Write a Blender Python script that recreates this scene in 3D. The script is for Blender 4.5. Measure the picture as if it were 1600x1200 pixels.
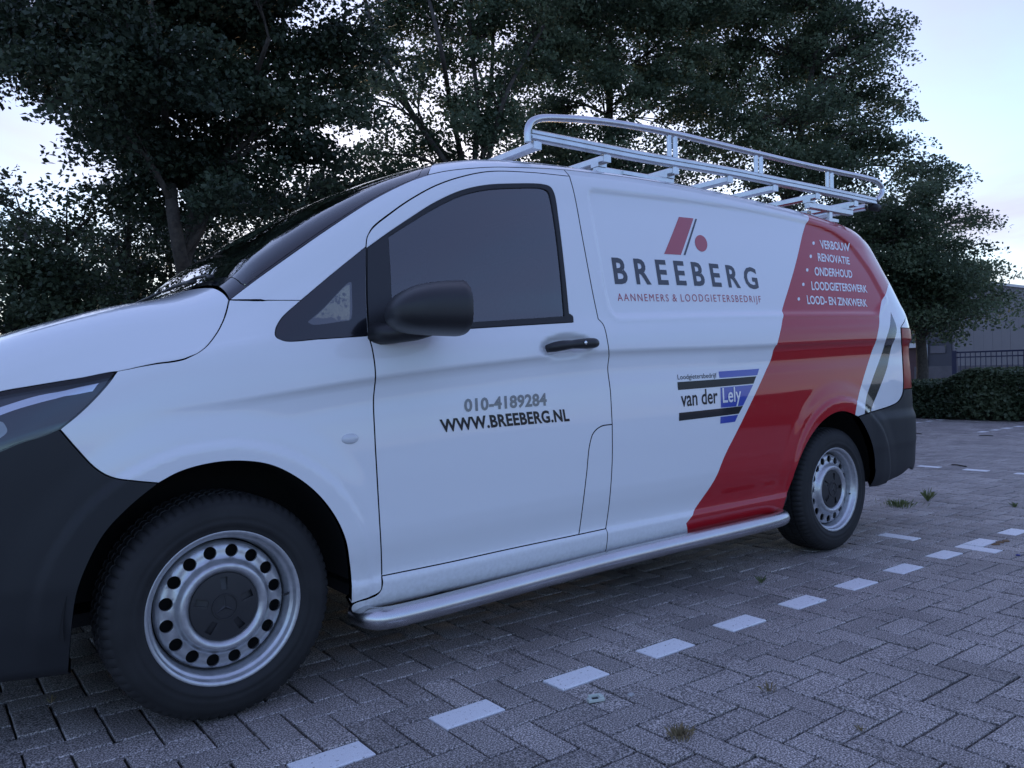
import bpy, bmesh, math, random
import numpy as np
from mathutils import Vector, Matrix
from mathutils.bvhtree import BVHTree
from mathutils.geometry import delaunay_2d_cdt, barycentric_transform

# ------------------------------------------------------------------ scene, camera, sky, sun
for o in list(bpy.data.objects): bpy.data.objects.remove(o)
scene = bpy.context.scene
COL = scene.collection
rng = np.random.default_rng(7)
R = math.radians

CAM = np.array([-0.72508, -2.31896, 0.98973])
YAW, PIT, ROL, FPX = 0.64987, -0.012568, -0.02444, 1245.48      # photo pixels of a 1600x1200 frame
def cam_basis():
    f = np.array([math.sin(YAW)*math.cos(PIT), math.cos(YAW)*math.cos(PIT), math.sin(PIT)])
    r = np.array([math.cos(YAW), -math.sin(YAW), 0.0]); u = np.cross(r, f)
    return math.cos(ROL)*r+math.sin(ROL)*u, -math.sin(ROL)*r+math.cos(ROL)*u, f
CR, CU, CF = cam_basis()
cam_data = bpy.data.cameras.new('camera'); cam = bpy.data.objects.new('camera', cam_data); COL.objects.link(cam)
cam_data.sensor_width = 36.0; cam_data.lens = 36.0*FPX/1600.0; cam_data.clip_end = 3000; cam_data.clip_start = 0.05
M = Matrix.Identity(4)
for i in range(3):
    M[i][0] = CR[i]; M[i][1] = CU[i]; M[i][2] = -CF[i]; M[i][3] = CAM[i]
cam.matrix_world = M
scene.camera = cam

SUN_EL, SUN_AZ = R(5.0), R(34.0)          # azimuth from +Y towards +X: low behind the trees
SKY_STRENGTH, EXPOSURE = 0.15, 2.56
world = bpy.data.worlds.new('World'); scene.world = world; world.use_nodes = True
wn = world.node_tree.nodes; wl = world.node_tree.links; wn.clear()
def wnode(t, **k):
    n = wn.new(t)
    for a, b in k.items(): setattr(n, a, b)
    return n
sky = wnode('ShaderNodeTexSky', sky_type='NISHITA', sun_disc=False, sun_elevation=SUN_EL, sun_rotation=SUN_AZ,
            altitude=0.0, air_density=1.0, dust_density=0.55, ozone_density=3.4)
geo = wnode('ShaderNodeTexCoord'); sep = wnode('ShaderNodeSeparateXYZ'); wl.new(geo.outputs['Generated'], sep.inputs[0])
def wmath(op, a, b=None, clamp=False):
    n = wnode('ShaderNodeMath', operation=op, use_clamp=clamp)
    for i, v in enumerate((a, b)):
        if v is None: continue
        if isinstance(v, (int, float)): n.inputs[i].default_value = v
        else: wl.new(v, n.inputs[i])
    return n.outputs[0]
den = wmath('ADD', wmath('MAXIMUM', sep.outputs[2], 0.0), 0.10)
cmb = wnode('ShaderNodeCombineXYZ')
wl.new(wmath('DIVIDE', sep.outputs[0], den), cmb.inputs[0]); wl.new(wmath('DIVIDE', sep.outputs[1], den), cmb.inputs[1])
cmb.inputs[2].default_value = 3.7
cn = wnode('ShaderNodeTexNoise'); cn.inputs['Scale'].default_value = 0.55; cn.inputs['Detail'].default_value = 7; cn.inputs['Roughness'].default_value = 0.52
cn.inputs['Distortion'].default_value = 0.35
wl.new(cmb.outputs[0], cn.inputs['Vector'])
cr = wnode('ShaderNodeValToRGB'); cr.color_ramp.elements[0].position = 0.43; cr.color_ramp.elements[1].position = 0.66
wl.new(cn.outputs['Fac'], cr.inputs[0])
# cloud layer: thin evening veil, blue-grey away from the sunset and warm and bright towards it
sv = wnode('ShaderNodeVectorMath', operation='DOT_PRODUCT'); wl.new(geo.outputs['Generated'], sv.inputs[0])
sv.inputs[1].default_value = (math.sin(SUN_AZ)*math.cos(SUN_EL), math.cos(SUN_AZ)*math.cos(SUN_EL), math.sin(SUN_EL))
glow = wmath('POWER', wmath('MAXIMUM', sv.outputs['Value'], 0.0), 3.0)
ccol = wnode('ShaderNodeMix', data_type='RGBA'); wl.new(glow, ccol.inputs[0])
ccol.inputs[6].default_value = (0.46, 0.51, 0.96, 1); ccol.inputs[7].default_value = (1.08, 0.82, 0.88, 1)
cmix = wnode('ShaderNodeMix', data_type='RGBA')
wl.new(wmath('ADD', wmath('MULTIPLY', cr.outputs[0], 0.32), 0.58), cmix.inputs[0]); wl.new(sky.outputs[0], cmix.inputs[6]); wl.new(ccol.outputs[2], cmix.inputs[7])
bg = wnode('ShaderNodeBackground'); bg.inputs[1].default_value = SKY_STRENGTH
wl.new(cmix.outputs[2], bg.inputs[0])
wo = wnode('ShaderNodeOutputWorld'); wl.new(bg.outputs[0], wo.inputs[0])

sl = bpy.data.lights.new('sun', 'SUN'); sl.energy = 0.06; sl.angle = R(4.0); sl.color = (1.0, 0.80, 0.60)
sun = bpy.data.objects.new('sun', sl); COL.objects.link(sun); sun.location = (4, 40, 30)
sdir = Vector((math.sin(SUN_AZ)*math.cos(SUN_EL), math.cos(SUN_AZ)*math.cos(SUN_EL), math.sin(SUN_EL)))
sun.rotation_euler = sdir.to_track_quat('Z', 'Y').to_euler()

scene.view_settings.view_transform = 'Standard'; scene.view_settings.look = 'None'
scene.view_settings.exposure = EXPOSURE; scene.view_settings.gamma = 1.0; scene.view_settings.use_curve_mapping = False
scene.render.engine = 'CYCLES'
scene.render.resolution_x = 1024; scene.render.resolution_y = 768

# ------------------------------------------------------------------ pixel helpers
def ray(px, py): return CF+(px-800)/FPX*CR-(py-600)/FPX*CU
def at_y(px, py, y):
    d = ray(px, py); return CAM+d*((y-CAM[1])/d[1])
def at_z(px, py, z=0.0):
    d = ray(px, py); return CAM+d*((z-CAM[2])/d[2])
def project(P):
    v = np.asarray(P, float)-CAM; d = v@CF
    return np.stack([800+FPX*(v@CR)/d, 600-FPX*(v@CU)/d, d], -1)

# ------------------------------------------------------------------ materials
MATS = {}
def material(name, color=(.5,.5,.5), rough=.5, metal=0.0, coat=0.0, coat_rough=.03, spec=.5, bump=None, vary=None, trans=0.0):
    """principled material; vary=(scale, amount, detail) mottles the colour, bump=(scale, strength, dist)"""
    m = bpy.data.materials.new(name); m.use_nodes = True
    nt = m.node_tree; b = nt.nodes['Principled BSDF']
    b.inputs['Base Color'].default_value = (*color, 1); b.inputs['Roughness'].default_value = rough; b.inputs['Metallic'].default_value = metal
    b.inputs['Coat Weight'].default_value = coat; b.inputs['Coat Roughness'].default_value = coat_rough; b.inputs['Specular IOR Level'].default_value = spec
    tc = nt.nodes.new('ShaderNodeTexCoord')
    if vary:
        n = nt.nodes.new('ShaderNodeTexNoise'); n.inputs['Scale'].default_value = vary[0]; n.inputs['Detail'].default_value = vary[2] if len(vary) > 2 else 4
        nt.links.new(tc.outputs['Object'], n.inputs['Vector'])
        r = nt.nodes.new('ShaderNodeValToRGB'); a = vary[1]
        r.color_ramp.elements[0].position = .3; r.color_ramp.elements[1].position = .7
        r.color_ramp.elements[0].color = (*[c*(1-a) for c in color], 1); r.color_ramp.elements[1].color = (*[min(1, c*(1+a)) for c in color], 1)
        nt.links.new(n.outputs['Fac'], r.inputs[0]); nt.links.new(r.outputs[0], b.inputs['Base Color'])
    if bump:
        n = nt.nodes.new('ShaderNodeTexNoise'); n.inputs['Scale'].default_value = bump[0]; n.inputs['Detail'].default_value = 3
        nt.links.new(tc.outputs['Object'], n.inputs['Vector'])
        bp = nt.nodes.new('ShaderNodeBump'); bp.inputs['Strength'].default_value = bump[1]; bp.inputs['Distance'].default_value = bump[2]
        nt.links.new(n.outputs['Fac'], bp.inputs['Height']); nt.links.new(bp.outputs[0], b.inputs['Normal'])
    MATS[name] = m
    return m
def glass_material(name, tint, gloss=1.0, ior=1.5, rough=0.0, gloss_col=(1,1,1)):
    m = bpy.data.materials.new(name); m.use_nodes = True; nt = m.node_tree; nt.nodes.clear()
    o = nt.nodes.new('ShaderNodeOutputMaterial'); mx = nt.nodes.new('ShaderNodeMixShader')
    t = nt.nodes.new('ShaderNodeBsdfTransparent'); t.inputs[0].default_value = (*tint, 1)
    g = nt.nodes.new('ShaderNodeBsdfGlossy'); g.inputs['Roughness'].default_value = rough; g.inputs[0].default_value = (*gloss_col, 1)
    f = nt.nodes.new('ShaderNodeFresnel'); f.inputs[0].default_value = ior
    ml = nt.nodes.new('ShaderNodeMath'); ml.operation = 'MULTIPLY'; ml.inputs[1].default_value = gloss; ml.use_clamp = True
    nt.links.new(f.outputs[0], ml.inputs[0]); nt.links.new(ml.outputs[0], mx.inputs[0])
    nt.links.new(t.outputs[0], mx.inputs[1]); nt.links.new(g.outputs[0], mx.inputs[2]); nt.links.new(mx.outputs[0], o.inputs[0])
    MATS[name] = m
    return m
def dirt_on(m, col, z0, z1, amount, scale=6.0):
    """road film: mixes a dirt colour in towards the sill by height and noise"""
    nt = m.node_tree; b = nt.nodes['Principled BSDF']
    g = nt.nodes.new('ShaderNodeNewGeometry'); s = nt.nodes.new('ShaderNodeSeparateXYZ'); nt.links.new(g.outputs['Position'], s.inputs[0])
    mr = nt.nodes.new('ShaderNodeMapRange'); mr.inputs[1].default_value = z1; mr.inputs[2].default_value = z0; nt.links.new(s.outputs[2], mr.inputs[0])
    n = nt.nodes.new('ShaderNodeTexNoise'); n.inputs['Scale'].default_value = scale; n.inputs['Detail'].default_value = 6; nt.links.new(g.outputs['Position'], n.inputs['Vector'])
    r = nt.nodes.new('ShaderNodeMapRange'); r.inputs[1].default_value = .35; r.inputs[2].default_value = .75; nt.links.new(n.outputs['Fac'], r.inputs[0])
    mu = nt.nodes.new('ShaderNodeMath'); mu.operation = 'MULTIPLY'; nt.links.new(mr.outputs[0], mu.inputs[0]); nt.links.new(r.outputs[0], mu.inputs[1])
    m2 = nt.nodes.new('ShaderNodeMath'); m2.operation = 'MULTIPLY'; nt.links.new(mu.outputs[0], m2.inputs[0]); m2.inputs[1].default_value = amount
    mx = nt.nodes.new('ShaderNodeMix'); mx.data_type = 'RGBA'; nt.links.new(m2.outputs[0], mx.inputs[0])
    mx.inputs[6].default_value = b.inputs['Base Color'].default_value; mx.inputs[7].default_value = (*col, 1)
    nt.links.new(mx.outputs[2], b.inputs['Base Color'])
white = material('white_paint', (.78,.79,.80), .35, coat=1.0, coat_rough=.02, spec=.15)
dirt_on(white, (.36,.34,.31), .24, .38, .35, 70.0)
red = material('red_vinyl', (.40,.008,.016), .40, coat=1.0, coat_rough=.03, spec=.1)
black_foil = material('black_vinyl', (.012,.012,.014), .25, coat=1.0, coat_rough=.03)
plastic = material('dark_plastic', (.018,.019,.021), .55, spec=.35, bump=(900, .15, .0006))
mirror_plastic = material('mirror_plastic', (.014,.0145,.016), .42, bump=(1200, .1, .0004))
rubber = material('rubber', (.012,.012,.013), .6)
tyre_mat = material('tyre_rubber', (.013,.013,.0135), .72, vary=(14, .25), bump=(260, .2, .0008))
silver = material('silver_wheel_paint', (.50,.51,.53), .34, metal=.75, vary=(60, .10, 6))
cap_mat = material('hub_cap_plastic', (.022,.022,.024), .45)
steel = material('brushed_steel', (.56,.56,.57), .27, metal=1.0, vary=(8, .05), bump=(400, .06, .0004))
alu = material('rack_aluminium', (.62,.63,.64), .26, metal=1.0, vary=(20, .08))
dark = material('dark_interior', (.022,.022,.024), .8)
liner = material('wheel_well_felt', (.010,.010,.010), .95)
seat_mat = material('seat_fabric', (.03,.03,.034), .9, vary=(60, .2))
frit = material('black_frit', (.008,.009,.012), .12, coat=.6)
lamp_red = material('tail_lamp_red', (.26,.006,.008), .35, coat=.15, spec=.15)
lamp_clear = material('lamp_clear', (.62,.64,.66), .15, coat=1.0)
lamp_house = material('lamp_housing', (.050,.056,.070), .3, coat=.8)
chrome = material('lamp_chrome', (.75,.77,.8), .12, metal=1.0)
grey_ink = material('grey_lettering', (.070,.074,.086), .4, coat=.4, spec=.2)
silver_ink = material('silver_grey_lettering', (.16,.165,.175), .30, metal=.4, coat=.8)
red_ink = material('red_lettering', (.40,.030,.045), .3, coat=1.0)
black_ink = material('black_lettering', (.007,.008,.012), .4, coat=.35, spec=.2)
white_ink = material('white_lettering', (.80,.80,.80), .3, coat=1.0)
blue_ink = material('blue_lettering', (.010,.045,.38), .3, coat=1.0)
glass = glass_material('side_glass', (.34,.42,.46), 2.5, 1.55)
quarter_tint = glass_material('quarter_glass_tint', (.045,.055,.07), 3.2, 1.55)
screen_glass = glass_material('windscreen_glass', (.5,.62,.60), 1.6, 1.52)
lens_glass = glass_material('lamp_lens', (.80,.84,.86), 1.0, 1.5)

# ------------------------------------------------------------------ object helpers
def finish(o, parent=None, label=None, category=None, group=None, kind=None):
    COL.objects.link(o)
    if parent is not None:
        o.parent = parent
        pm = parent
        w = Matrix.Identity(4)
        chain = []
        while pm is not None: chain.append(pm); pm = pm.parent
        for c in reversed(chain): w = w @ c.matrix_parent_inverse @ c.matrix_basis
        o.matrix_parent_inverse = w.inverted()
    for k, v in (('label', label), ('category', category), ('group', group), ('kind', kind)):
        if v: o[k] = v
    return o
def mesh_obj(name, verts, faces, mats, parent=None, smooth=True, face_mats=None, normals=None, **kw):
    me = bpy.data.meshes.new(name)
    me.from_pydata([tuple(map(float, v)) for v in verts], [], [tuple(map(int, f)) for f in faces])
    if not isinstance(mats, (list, tuple)): mats = [mats]
    for m in mats: me.materials.append(m)
    if face_mats is not None: me.polygons.foreach_set('material_index', np.asarray(face_mats, np.int32))
    if smooth: me.polygons.foreach_set('use_smooth', np.ones(len(me.polygons), bool))
    me.update()
    if normals is not None: me.normals_split_custom_set_from_vertices([tuple(map(float, n)) for n in normals])
    return finish(bpy.data.objects.new(name, me), parent, **kw)
def fast_mesh(name, verts, faces, mat, smooth=False):
    """big meshes with equal-sized faces, straight from numpy"""
    verts = np.asarray(verts, np.float32); faces = np.asarray(faces, np.int32); n, k = faces.shape
    me = bpy.data.meshes.new(name); me.vertices.add(len(verts)); me.vertices.foreach_set('co', verts.ravel())
    me.loops.add(n*k); me.loops.foreach_set('vertex_index', faces.ravel())
    me.polygons.add(n); me.polygons.foreach_set('loop_start', np.arange(0, n*k, k, dtype=np.int32))
    if smooth: me.polygons.foreach_set('use_smooth', np.ones(n, bool))
    me.materials.append(mat); me.update(calc_edges=True)
    return me
class MB:
    """collects simple solids for one mesh"""
    def __init__(s): s.v = []; s.f = []; s.m = []
    def add(s, v, f, mi=0):
        b = len(s.v); s.v += [tuple(map(float, x)) for x in v]; s.f += [tuple(i+b for i in q) for q in f]; s.m += [mi]*len(f); return s
    def box(s, c, h, rot=None, mi=0):
        P = [np.array([sx*h[0], sy*h[1], sz*h[2]]) for sx in (-1,1) for sy in (-1,1) for sz in (-1,1)]
        if rot is not None: P = [rot@p for p in P]
        return s.add([np.asarray(c)+p for p in P], [(0,1,3,2),(4,6,7,5),(0,4,5,1),(2,3,7,6),(0,2,6,4),(1,5,7,3)], mi)
    def beam(s, a, b, w, h, up=(0,0,1), mi=0, bev=0.0):
        a = np.asarray(a, float); b = np.asarray(b, float); d = b-a; d /= np.linalg.norm(d)
        sd = np.cross(d, up); sd /= np.linalg.norm(sd); u = np.cross(sd, d)
        if bev <= 0: prof = [(-w/2,-h/2),(w/2,-h/2),(w/2,h/2),(-w/2,h/2)]
        else:
            q = bev; prof = [(-w/2+q,-h/2),(w/2-q,-h/2),(w/2,-h/2+q),(w/2,h/2-q),(w/2-q,h/2),(-w/2+q,h/2),(-w/2,h/2-q),(-w/2,-h/2+q)]
        n = len(prof); V = [p+sd*x+u*y for p in (a, b) for x, y in prof]
        F = [(i, (i+1)%n, n+(i+1)%n, n+i) for i in range(n)]+[tuple(range(n-1,-1,-1)), tuple(range(n, 2*n))]
        return s.add(V, F, mi)
    def tube(s, pts, rad, n=12, mi=0, cap=True):
        pts = [np.asarray(p, float) for p in pts]; rad = [rad]*len(pts) if np.isscalar(rad) else rad
        V = []; u = None
        for i, p in enumerate(pts):
            d = pts[min(i+1, len(pts)-1)]-pts[max(i-1, 0)]; d = d/np.linalg.norm(d)
            if u is None:
                ref = np.array([0,0,1.0]) if abs(d[2]) < .9 else np.array([1.0,0,0]); u = np.cross(d, ref)
            u = u-d*(u@d); u /= np.linalg.norm(u); w = np.cross(d, u)
            V += [p+rad[i]*(math.cos(t)*u+math.sin(t)*w) for t in np.linspace(0, 2*math.pi, n, endpoint=False)]
        F = [(i*n+j, i*n+(j+1)%n, (i+1)*n+(j+1)%n, (i+1)*n+j) for i in range(len(pts)-1) for j in range(n)]
        if cap: F += [tuple(range(n-1,-1,-1)), tuple(range((len(pts)-1)*n, len(pts)*n))]
        return s.add(V, F, mi)
    def build(s, name, mats, parent=None, smooth=False, **kw):
        return mesh_obj(name, s.v, s.f, mats, parent, smooth, face_mats=s.m, **kw)
def shade_auto(o, ang=35):
    me = o.data
    me.polygons.foreach_set('use_smooth', np.ones(len(me.polygons), bool))
    bm = bmesh.new(); bm.from_mesh(me)
    for e in bm.edges:
        if len(e.link_faces) == 2 and e.calc_face_angle(0) > R(ang): e.smooth = False
    bm.to_mesh(me); bm.free(); return o
def empty(name, loc, parent=None, **kw):
    o = bpy.data.objects.new(name, None); o.location = loc; o.empty_display_size = .2
    if parent is not None:
        COL.objects.link(o); o.parent = parent
        w = Matrix.Identity(4); pm = parent; chain = []
        while pm is not None: chain.append(pm); pm = pm.parent
        for c in reversed(chain): w = w @ c.matrix_parent_inverse @ c.matrix_basis
        o.matrix_parent_inverse = w.inverted()
        return o
    return finish(o, None, **kw)
def pchip(xk, yk, x):
    xk = np.asarray(xk, float); yk = np.asarray(yk, float); x = np.clip(x, xk[0], xk[-1])
    h = np.diff(xk); d = np.diff(yk)/h; m = np.zeros_like(yk); m[0], m[-1] = d[0], d[-1]
    for i in range(1, len(xk)-1):
        if d[i-1]*d[i] > 0:
            w1, w2 = 2*h[i]+h[i-1], h[i]+2*h[i-1]; m[i] = (w1+w2)/(w1/d[i-1]+w2/d[i])
    i = np.clip(np.searchsorted(xk, x)-1, 0, len(h)-1); t = (x-xk[i])/h[i]
    return (2*t**3-3*t**2+1)*yk[i]+(t**3-2*t**2+t)*h[i]*m[i]+(-2*t**3+3*t**2)*yk[i+1]+(t**3-t**2)*h[i]*m[i+1]
def crspline(P, step):
    """Catmull-Rom through 2D/3D points, resampled"""
    P = np.asarray(P, float)
    if len(P) == 2:
        n = max(1, int(math.ceil(np.linalg.norm(P[1]-P[0])/step))); return P[0]+(P[1]-P[0])*np.linspace(0, 1, n+1)[:, None]
    Q = np.vstack([2*P[0]-P[1], P, 2*P[-1]-P[-2]]); out = []
    for i in range(1, len(Q)-2):
        p0, p1, p2, p3 = Q[i-1:i+3]; n = max(1, int(math.ceil(np.linalg.norm(p2-p1)/step)))
        k = [0]
        for a, b in ((p0,p1),(p1,p2),(p2,p3)): k.append(k[-1]+max(1e-6, np.linalg.norm(b-a)**.5))
        for t in np.linspace(k[1], k[2], n, endpoint=False):
            A1 = (k[1]-t)/(k[1]-k[0])*p0+(t-k[0])/(k[1]-k[0])*p1; A2 = (k[2]-t)/(k[2]-k[1])*p1+(t-k[1])/(k[2]-k[1])*p2
            A3 = (k[3]-t)/(k[3]-k[2])*p2+(t-k[2])/(k[3]-k[2])*p3
            B1 = (k[2]-t)/(k[2]-k[0])*A1+(t-k[0])/(k[2]-k[0])*A2; B2 = (k[3]-t)/(k[3]-k[1])*A2+(t-k[1])/(k[3]-k[1])*A3
            out.append((k[2]-t)/(k[2]-k[1])*B1+(t-k[1])/(k[2]-k[1])*B2)
    out.append(P[-1]); return np.array(out)
def inside(P, L):
    """even-odd test of points P in loop L"""
    P = np.asarray(P); res = np.zeros(len(P), bool); L = np.asarray(L)
    for i in range(len(L)):
        a, b = L[i-1], L[i]
        if a[1] == b[1]: continue
        c = ((a[1] > P[:,1]) != (b[1] > P[:,1]))
        res ^= c & (P[:,0] < (b[0]-a[0])*(P[:,1]-a[1])/(b[1]-a[1])+a[0])
    return res
def seg_dist(P, L, closed=True):
    P = np.asarray(P); L = np.asarray(L); best = np.full(len(P), 1e9)
    rngi = range(len(L)) if closed else range(1, len(L))
    for i in rngi:
        a, b = L[i-1], L[i]; ab = b-a; t = np.clip(((P-a)@ab)/max(1e-12, ab@ab), 0, 1)
        best = np.minimum(best, np.hypot(P[:,0]-a[0]-t*ab[0], P[:,1]-a[1]-t*ab[1]))
    return best
def sstep(x, a, b):
    t = np.clip((x-a)/(b-a), 0, 1); return t*t*(3-2*t)
# ------------------------------------------------------------------ van body as one lofted surface, cut into panels
YC = 0.964
WB = 3.2195
def T(x, *kv):                                    # smooth table lookup
    a = np.array(kv, float).reshape(-1, 2); return pchip(a[:,0], a[:,1], x)
def rows_at(x):
    x = np.asarray(x, float)
    dY = T(x, -.90,.66, -.89,.56, -.87,.45, -.83,.33, -.76,.225, -.66,.145, -.52,.085, -.38,.045, -.2,.015, .05,.002, .3,0, 3.75,0, 3.90,.006, 4.0,.018, 4.08,.040, 4.14,.075, 4.19,.13, 4.225,.21, 4.24,.30, 4.245,.42)
    zb = T(x, -.9,.21, -.4,.205, .3,.215, .4,.215, 1.4,.228, 2.7,.24, 2.9,.25, 3.5,.295, 4.25,.33)           # lower edge
    zd = T(x, -.9,.36, -.4,.34, .5,.334, 1.4,.352, 2.7,.358, 4.25,.40)                  # door bottom
    zl = T(x, -.9,.44, -.4,.46, .5,.49, 1.4,.516, 2.7,.525, 4.25,.54)                   # lower crease
    zc = T(x, -.9,.55, -.8,.68, -.6,.81, -.3,.895, .04,.934, .25,.961, .48,.989, .93,1.032, 1.53,1.074, 2.4,1.095, 3.6,1.131, 4.25,1.14)
    ze = T(x, -.9,.60, -.8,.735, -.65,.84, -.5,.915, -.33,.985, -.2,1.028, -.05,1.06, .07,1.085, .2,1.105, .48,1.125, .9,1.158, 1.37,1.188, 1.65,1.202, 2.16,1.228, 2.78,1.249, 3.69,1.275, 4.25,1.285)
    zg = T(x, -.9,.70, -.85,.775, -.8,.83, -.65,.94, -.5,1.025, -.33,1.09, -.2,1.125, -.05,1.158, .07,1.19, .2,1.255, .45,1.42, .74,1.595, 1.0,1.715, 1.2,1.772, 1.5,1.805, 2.2,1.828, 3.0,1.812, 3.5,1.785, 3.75,1.755, 3.92,1.70, 4.03,1.635, 4.12,1.55, 4.18,1.46, 4.22,1.38, 4.245,1.30)
    yg = T(x, -.9,.03, -.65,.06, -.5,.075, -.33,.085, -.05,.095, .07,.10, .2,.105, .45,.125, .74,.15, 1.0,.165, 1.2,.172, 2.2,.177, 3.0,.178, 3.6,.182, 3.9,.19, 4.245,.20)
    zt = T(x, -.9,.80, -.85,.89, -.8,.96, -.65,1.075, -.5,1.148, -.33,1.205, -.2,1.243, -.05,1.275, .07,1.325, .2,1.445, .45,1.62, .74,1.772, .95,1.848, 1.15,1.888, 1.5,1.914, 2.2,1.934, 3.0,1.916, 3.5,1.89, 3.8,1.862, 4.0,1.83, 4.1,1.78, 4.16,1.69, 4.21,1.55, 4.245,1.42)
    cre = sstep(x, -.25, .5)                       # the side crease fades out over the front wing
    rows = []
    def row(y, z): rows.append((dY+y, z+0*x))
    stp = sstep(x, -.36, -.2)*sstep(x, 3.5, 3.38)       # the sill step ends at the bumpers
    row(.085, zb); row(.030, zb+.03); row(.016*stp+.020*(1-stp), zb*.4+zd*.6); row(.012*stp+.014*(1-stp), zd-.014); row(.024*stp+.010*(1-stp), zd+.010)
    row(.004, zl-.035); row(0*x, zl+.01)
    for f, a, b in ((.28,.000,.0), (.52,.004,.001), (.74,.0115,.002), (.86,.0175,.004), (.94,.0165,.006), (.985,.0070,.0075), (1.0,.0005,.008), (1.015,.0008,.0085)):
        row(a*cre+b*(1-cre), zl+(zc-zl)*f)
    row(.006*cre+.014*(1-cre), zc+(ze-zc)*.45); row(.022, ze-.012); row(.030, ze+.012)
    for f, k in ((.22,.006), (.5,.010), (.78,.006)): row(.030+(yg-.030)*f-k*sstep(zg-ze, .05, .4), ze+.012+(zg-ze-.012)*f)
    row(yg, zg)
    c = zt-zg; w = YC-dY-yg; ws = np.minimum(1, w/.6)
    for dy, f in ((.014,.16), (.035,.36), (.075,.58), (.15,.78), (.30,.91), (.50,.975)): row(yg+dy*ws, zg+c*f)
    rows.append((YC+0*x, zt))
    return np.array([r[0] for r in rows]), np.array([r[1] for r in rows])
# domain: q (arc length along the plan line), s (arc length round a reference section)
xs = np.concatenate([np.linspace(-.9, -.4, 400), np.linspace(-.4, 3.7, 500)[1:], np.linspace(3.7, 4.245, 300)[1:]])
yy = rows_at(xs)[0][6]
qs = np.concatenate([[0], np.cumsum(np.hypot(np.diff(xs), np.diff(yy)))])
NR = len(rows_at(np.array([2.0]))[0])
ya, za = rows_at(np.array([2.0])); ya, za = ya[:,0], za[:,0]
su = np.concatenate([[0], np.cumsum(np.hypot(np.diff(ya), np.diff(za)))])       # s at each row
SMAX = su[-1]; QMAX = qs[-1]
NQ = int(QMAX/.0105); NS = int(SMAX/.0055)
Qg = np.linspace(0, QMAX, NQ); Sg = np.linspace(0, SMAX, NS); Xg = np.interp(Qg, qs, xs)
RY, RZ = rows_at(Xg)
HY = np.empty((NQ, NS)); HZ = np.empty((NQ, NS))
for i in range(NQ):
    HY[i] = pchip(su, RY[:,i], Sg); HZ[i] = pchip(su, RZ[:,i], Sg)
HX = np.repeat(Xg[:,None], NS, 1)
def grid_normals(X, Y, Z):
    P = np.stack([X, Y, Z], -1); a = np.gradient(P, axis=0); b = np.gradient(P, axis=1)
    n = np.cross(a, b); n /= np.linalg.norm(n, axis=-1, keepdims=True)+1e-12
    return n
def hit_tool(X, Y, Z, step=2):
    I = list(range(0, NQ, step)); J = list(range(0, NS, step)); ni, nj = len(I), len(J)
    V = np.stack([X, Y, Z], -1)[np.ix_(I, J)].reshape(-1, 3); D = np.stack(np.meshgrid(Qg[I], Sg[J], indexing='ij'), -1).reshape(-1, 2)
    F = []
    for a in range(ni-1):
        for b in range(nj-1):
            k = a*nj+b; F += [(k, k+1, k+nj+1), (k, k+nj+1, k+nj)]
    VV = [Vector(v) for v in V]
    return BVHTree.FromPolygons(VV, F), VV, F, D
def make_px(tool):
    bvh, VV, F, D = tool
    def px(x, y):
        d = ray(x, y); loc, n, fi, dist = bvh.ray_cast(Vector(CAM), Vector(d))
        if loc is None:                                   # just past the outline: nearest point of the outline
            pr = project(np.array(VV)); k = int(np.argmin((pr[:,0]-x)**2+(pr[:,1]-y)**2+np.where(np.array(VV)[:,1] > .5, 1e6, 0)))
            miss = math.hypot(pr[k,0]-x, pr[k,1]-y)
            if miss > 4: print('pixel misses van', x, y, 'by', round(miss, 1))
            return np.array(D[k])
        a, b, c = F[fi]
        r = barycentric_transform(loc, VV[a], VV[b], VV[c], Vector((*D[a], 0)), Vector((*D[b], 0)), Vector((*D[c], 0)))
        return np.array([r.x, r.y])
    return px
PX = make_px(hit_tool(HX, HY, HZ))
def XZ(x, z):                                       # a point on the side given in metres
    q = np.interp(x, xs, qs); i = int(round(q/QMAX*(NQ-1))); col = HZ[i]
    k = int(np.argmax(col)); return np.array([q, np.interp(z, col[:k+1], Sg[:k+1])])
def XR(x, r):                                       # a point given by x and row number
    return np.array([np.interp(x, xs, qs), np.interp(r, np.arange(NR), su)])
def dom(p):
    if isinstance(p, np.ndarray): return p
    return PX(*p)
def curve(pts, step=.010):
    if all(not isinstance(p, np.ndarray) for p in pts):     # all pixels: smooth in the picture, then map every sample
        return np.array([PX(*p) for p in crspline(pts, 4.0)])
    return crspline([dom(p) for p in pts], step)
def fillet(P, r, n=6):
    P = np.asarray(P, float); out = []
    for i in range(len(P)):
        a, b, c = P[i-1], P[i], P[(i+1)%len(P)]; u = (a-b)/np.linalg.norm(a-b); v = (c-b)/np.linalg.norm(c-b)
        d = min(r, .45*np.linalg.norm(a-b), .45*np.linalg.norm(c-b)); p0, p2 = b+u*d, b+v*d
        out += [(1-t)**2*p0+2*t*(1-t)*b+t*t*p2 for t in np.linspace(0, 1, n)]
    return np.array(out)
def loop(*segs):
    out = []
    for s in segs:
        c = s if isinstance(s, np.ndarray) else curve(s)
        if out and np.linalg.norm(out[-1]-c[0]) < 1e-4: c = c[1:]
        out += list(c)
    if np.linalg.norm(out[0]-out[-1]) < 1e-4: out.pop()
    return np.array(out)
def rev(c): return c[::-1]
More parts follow.
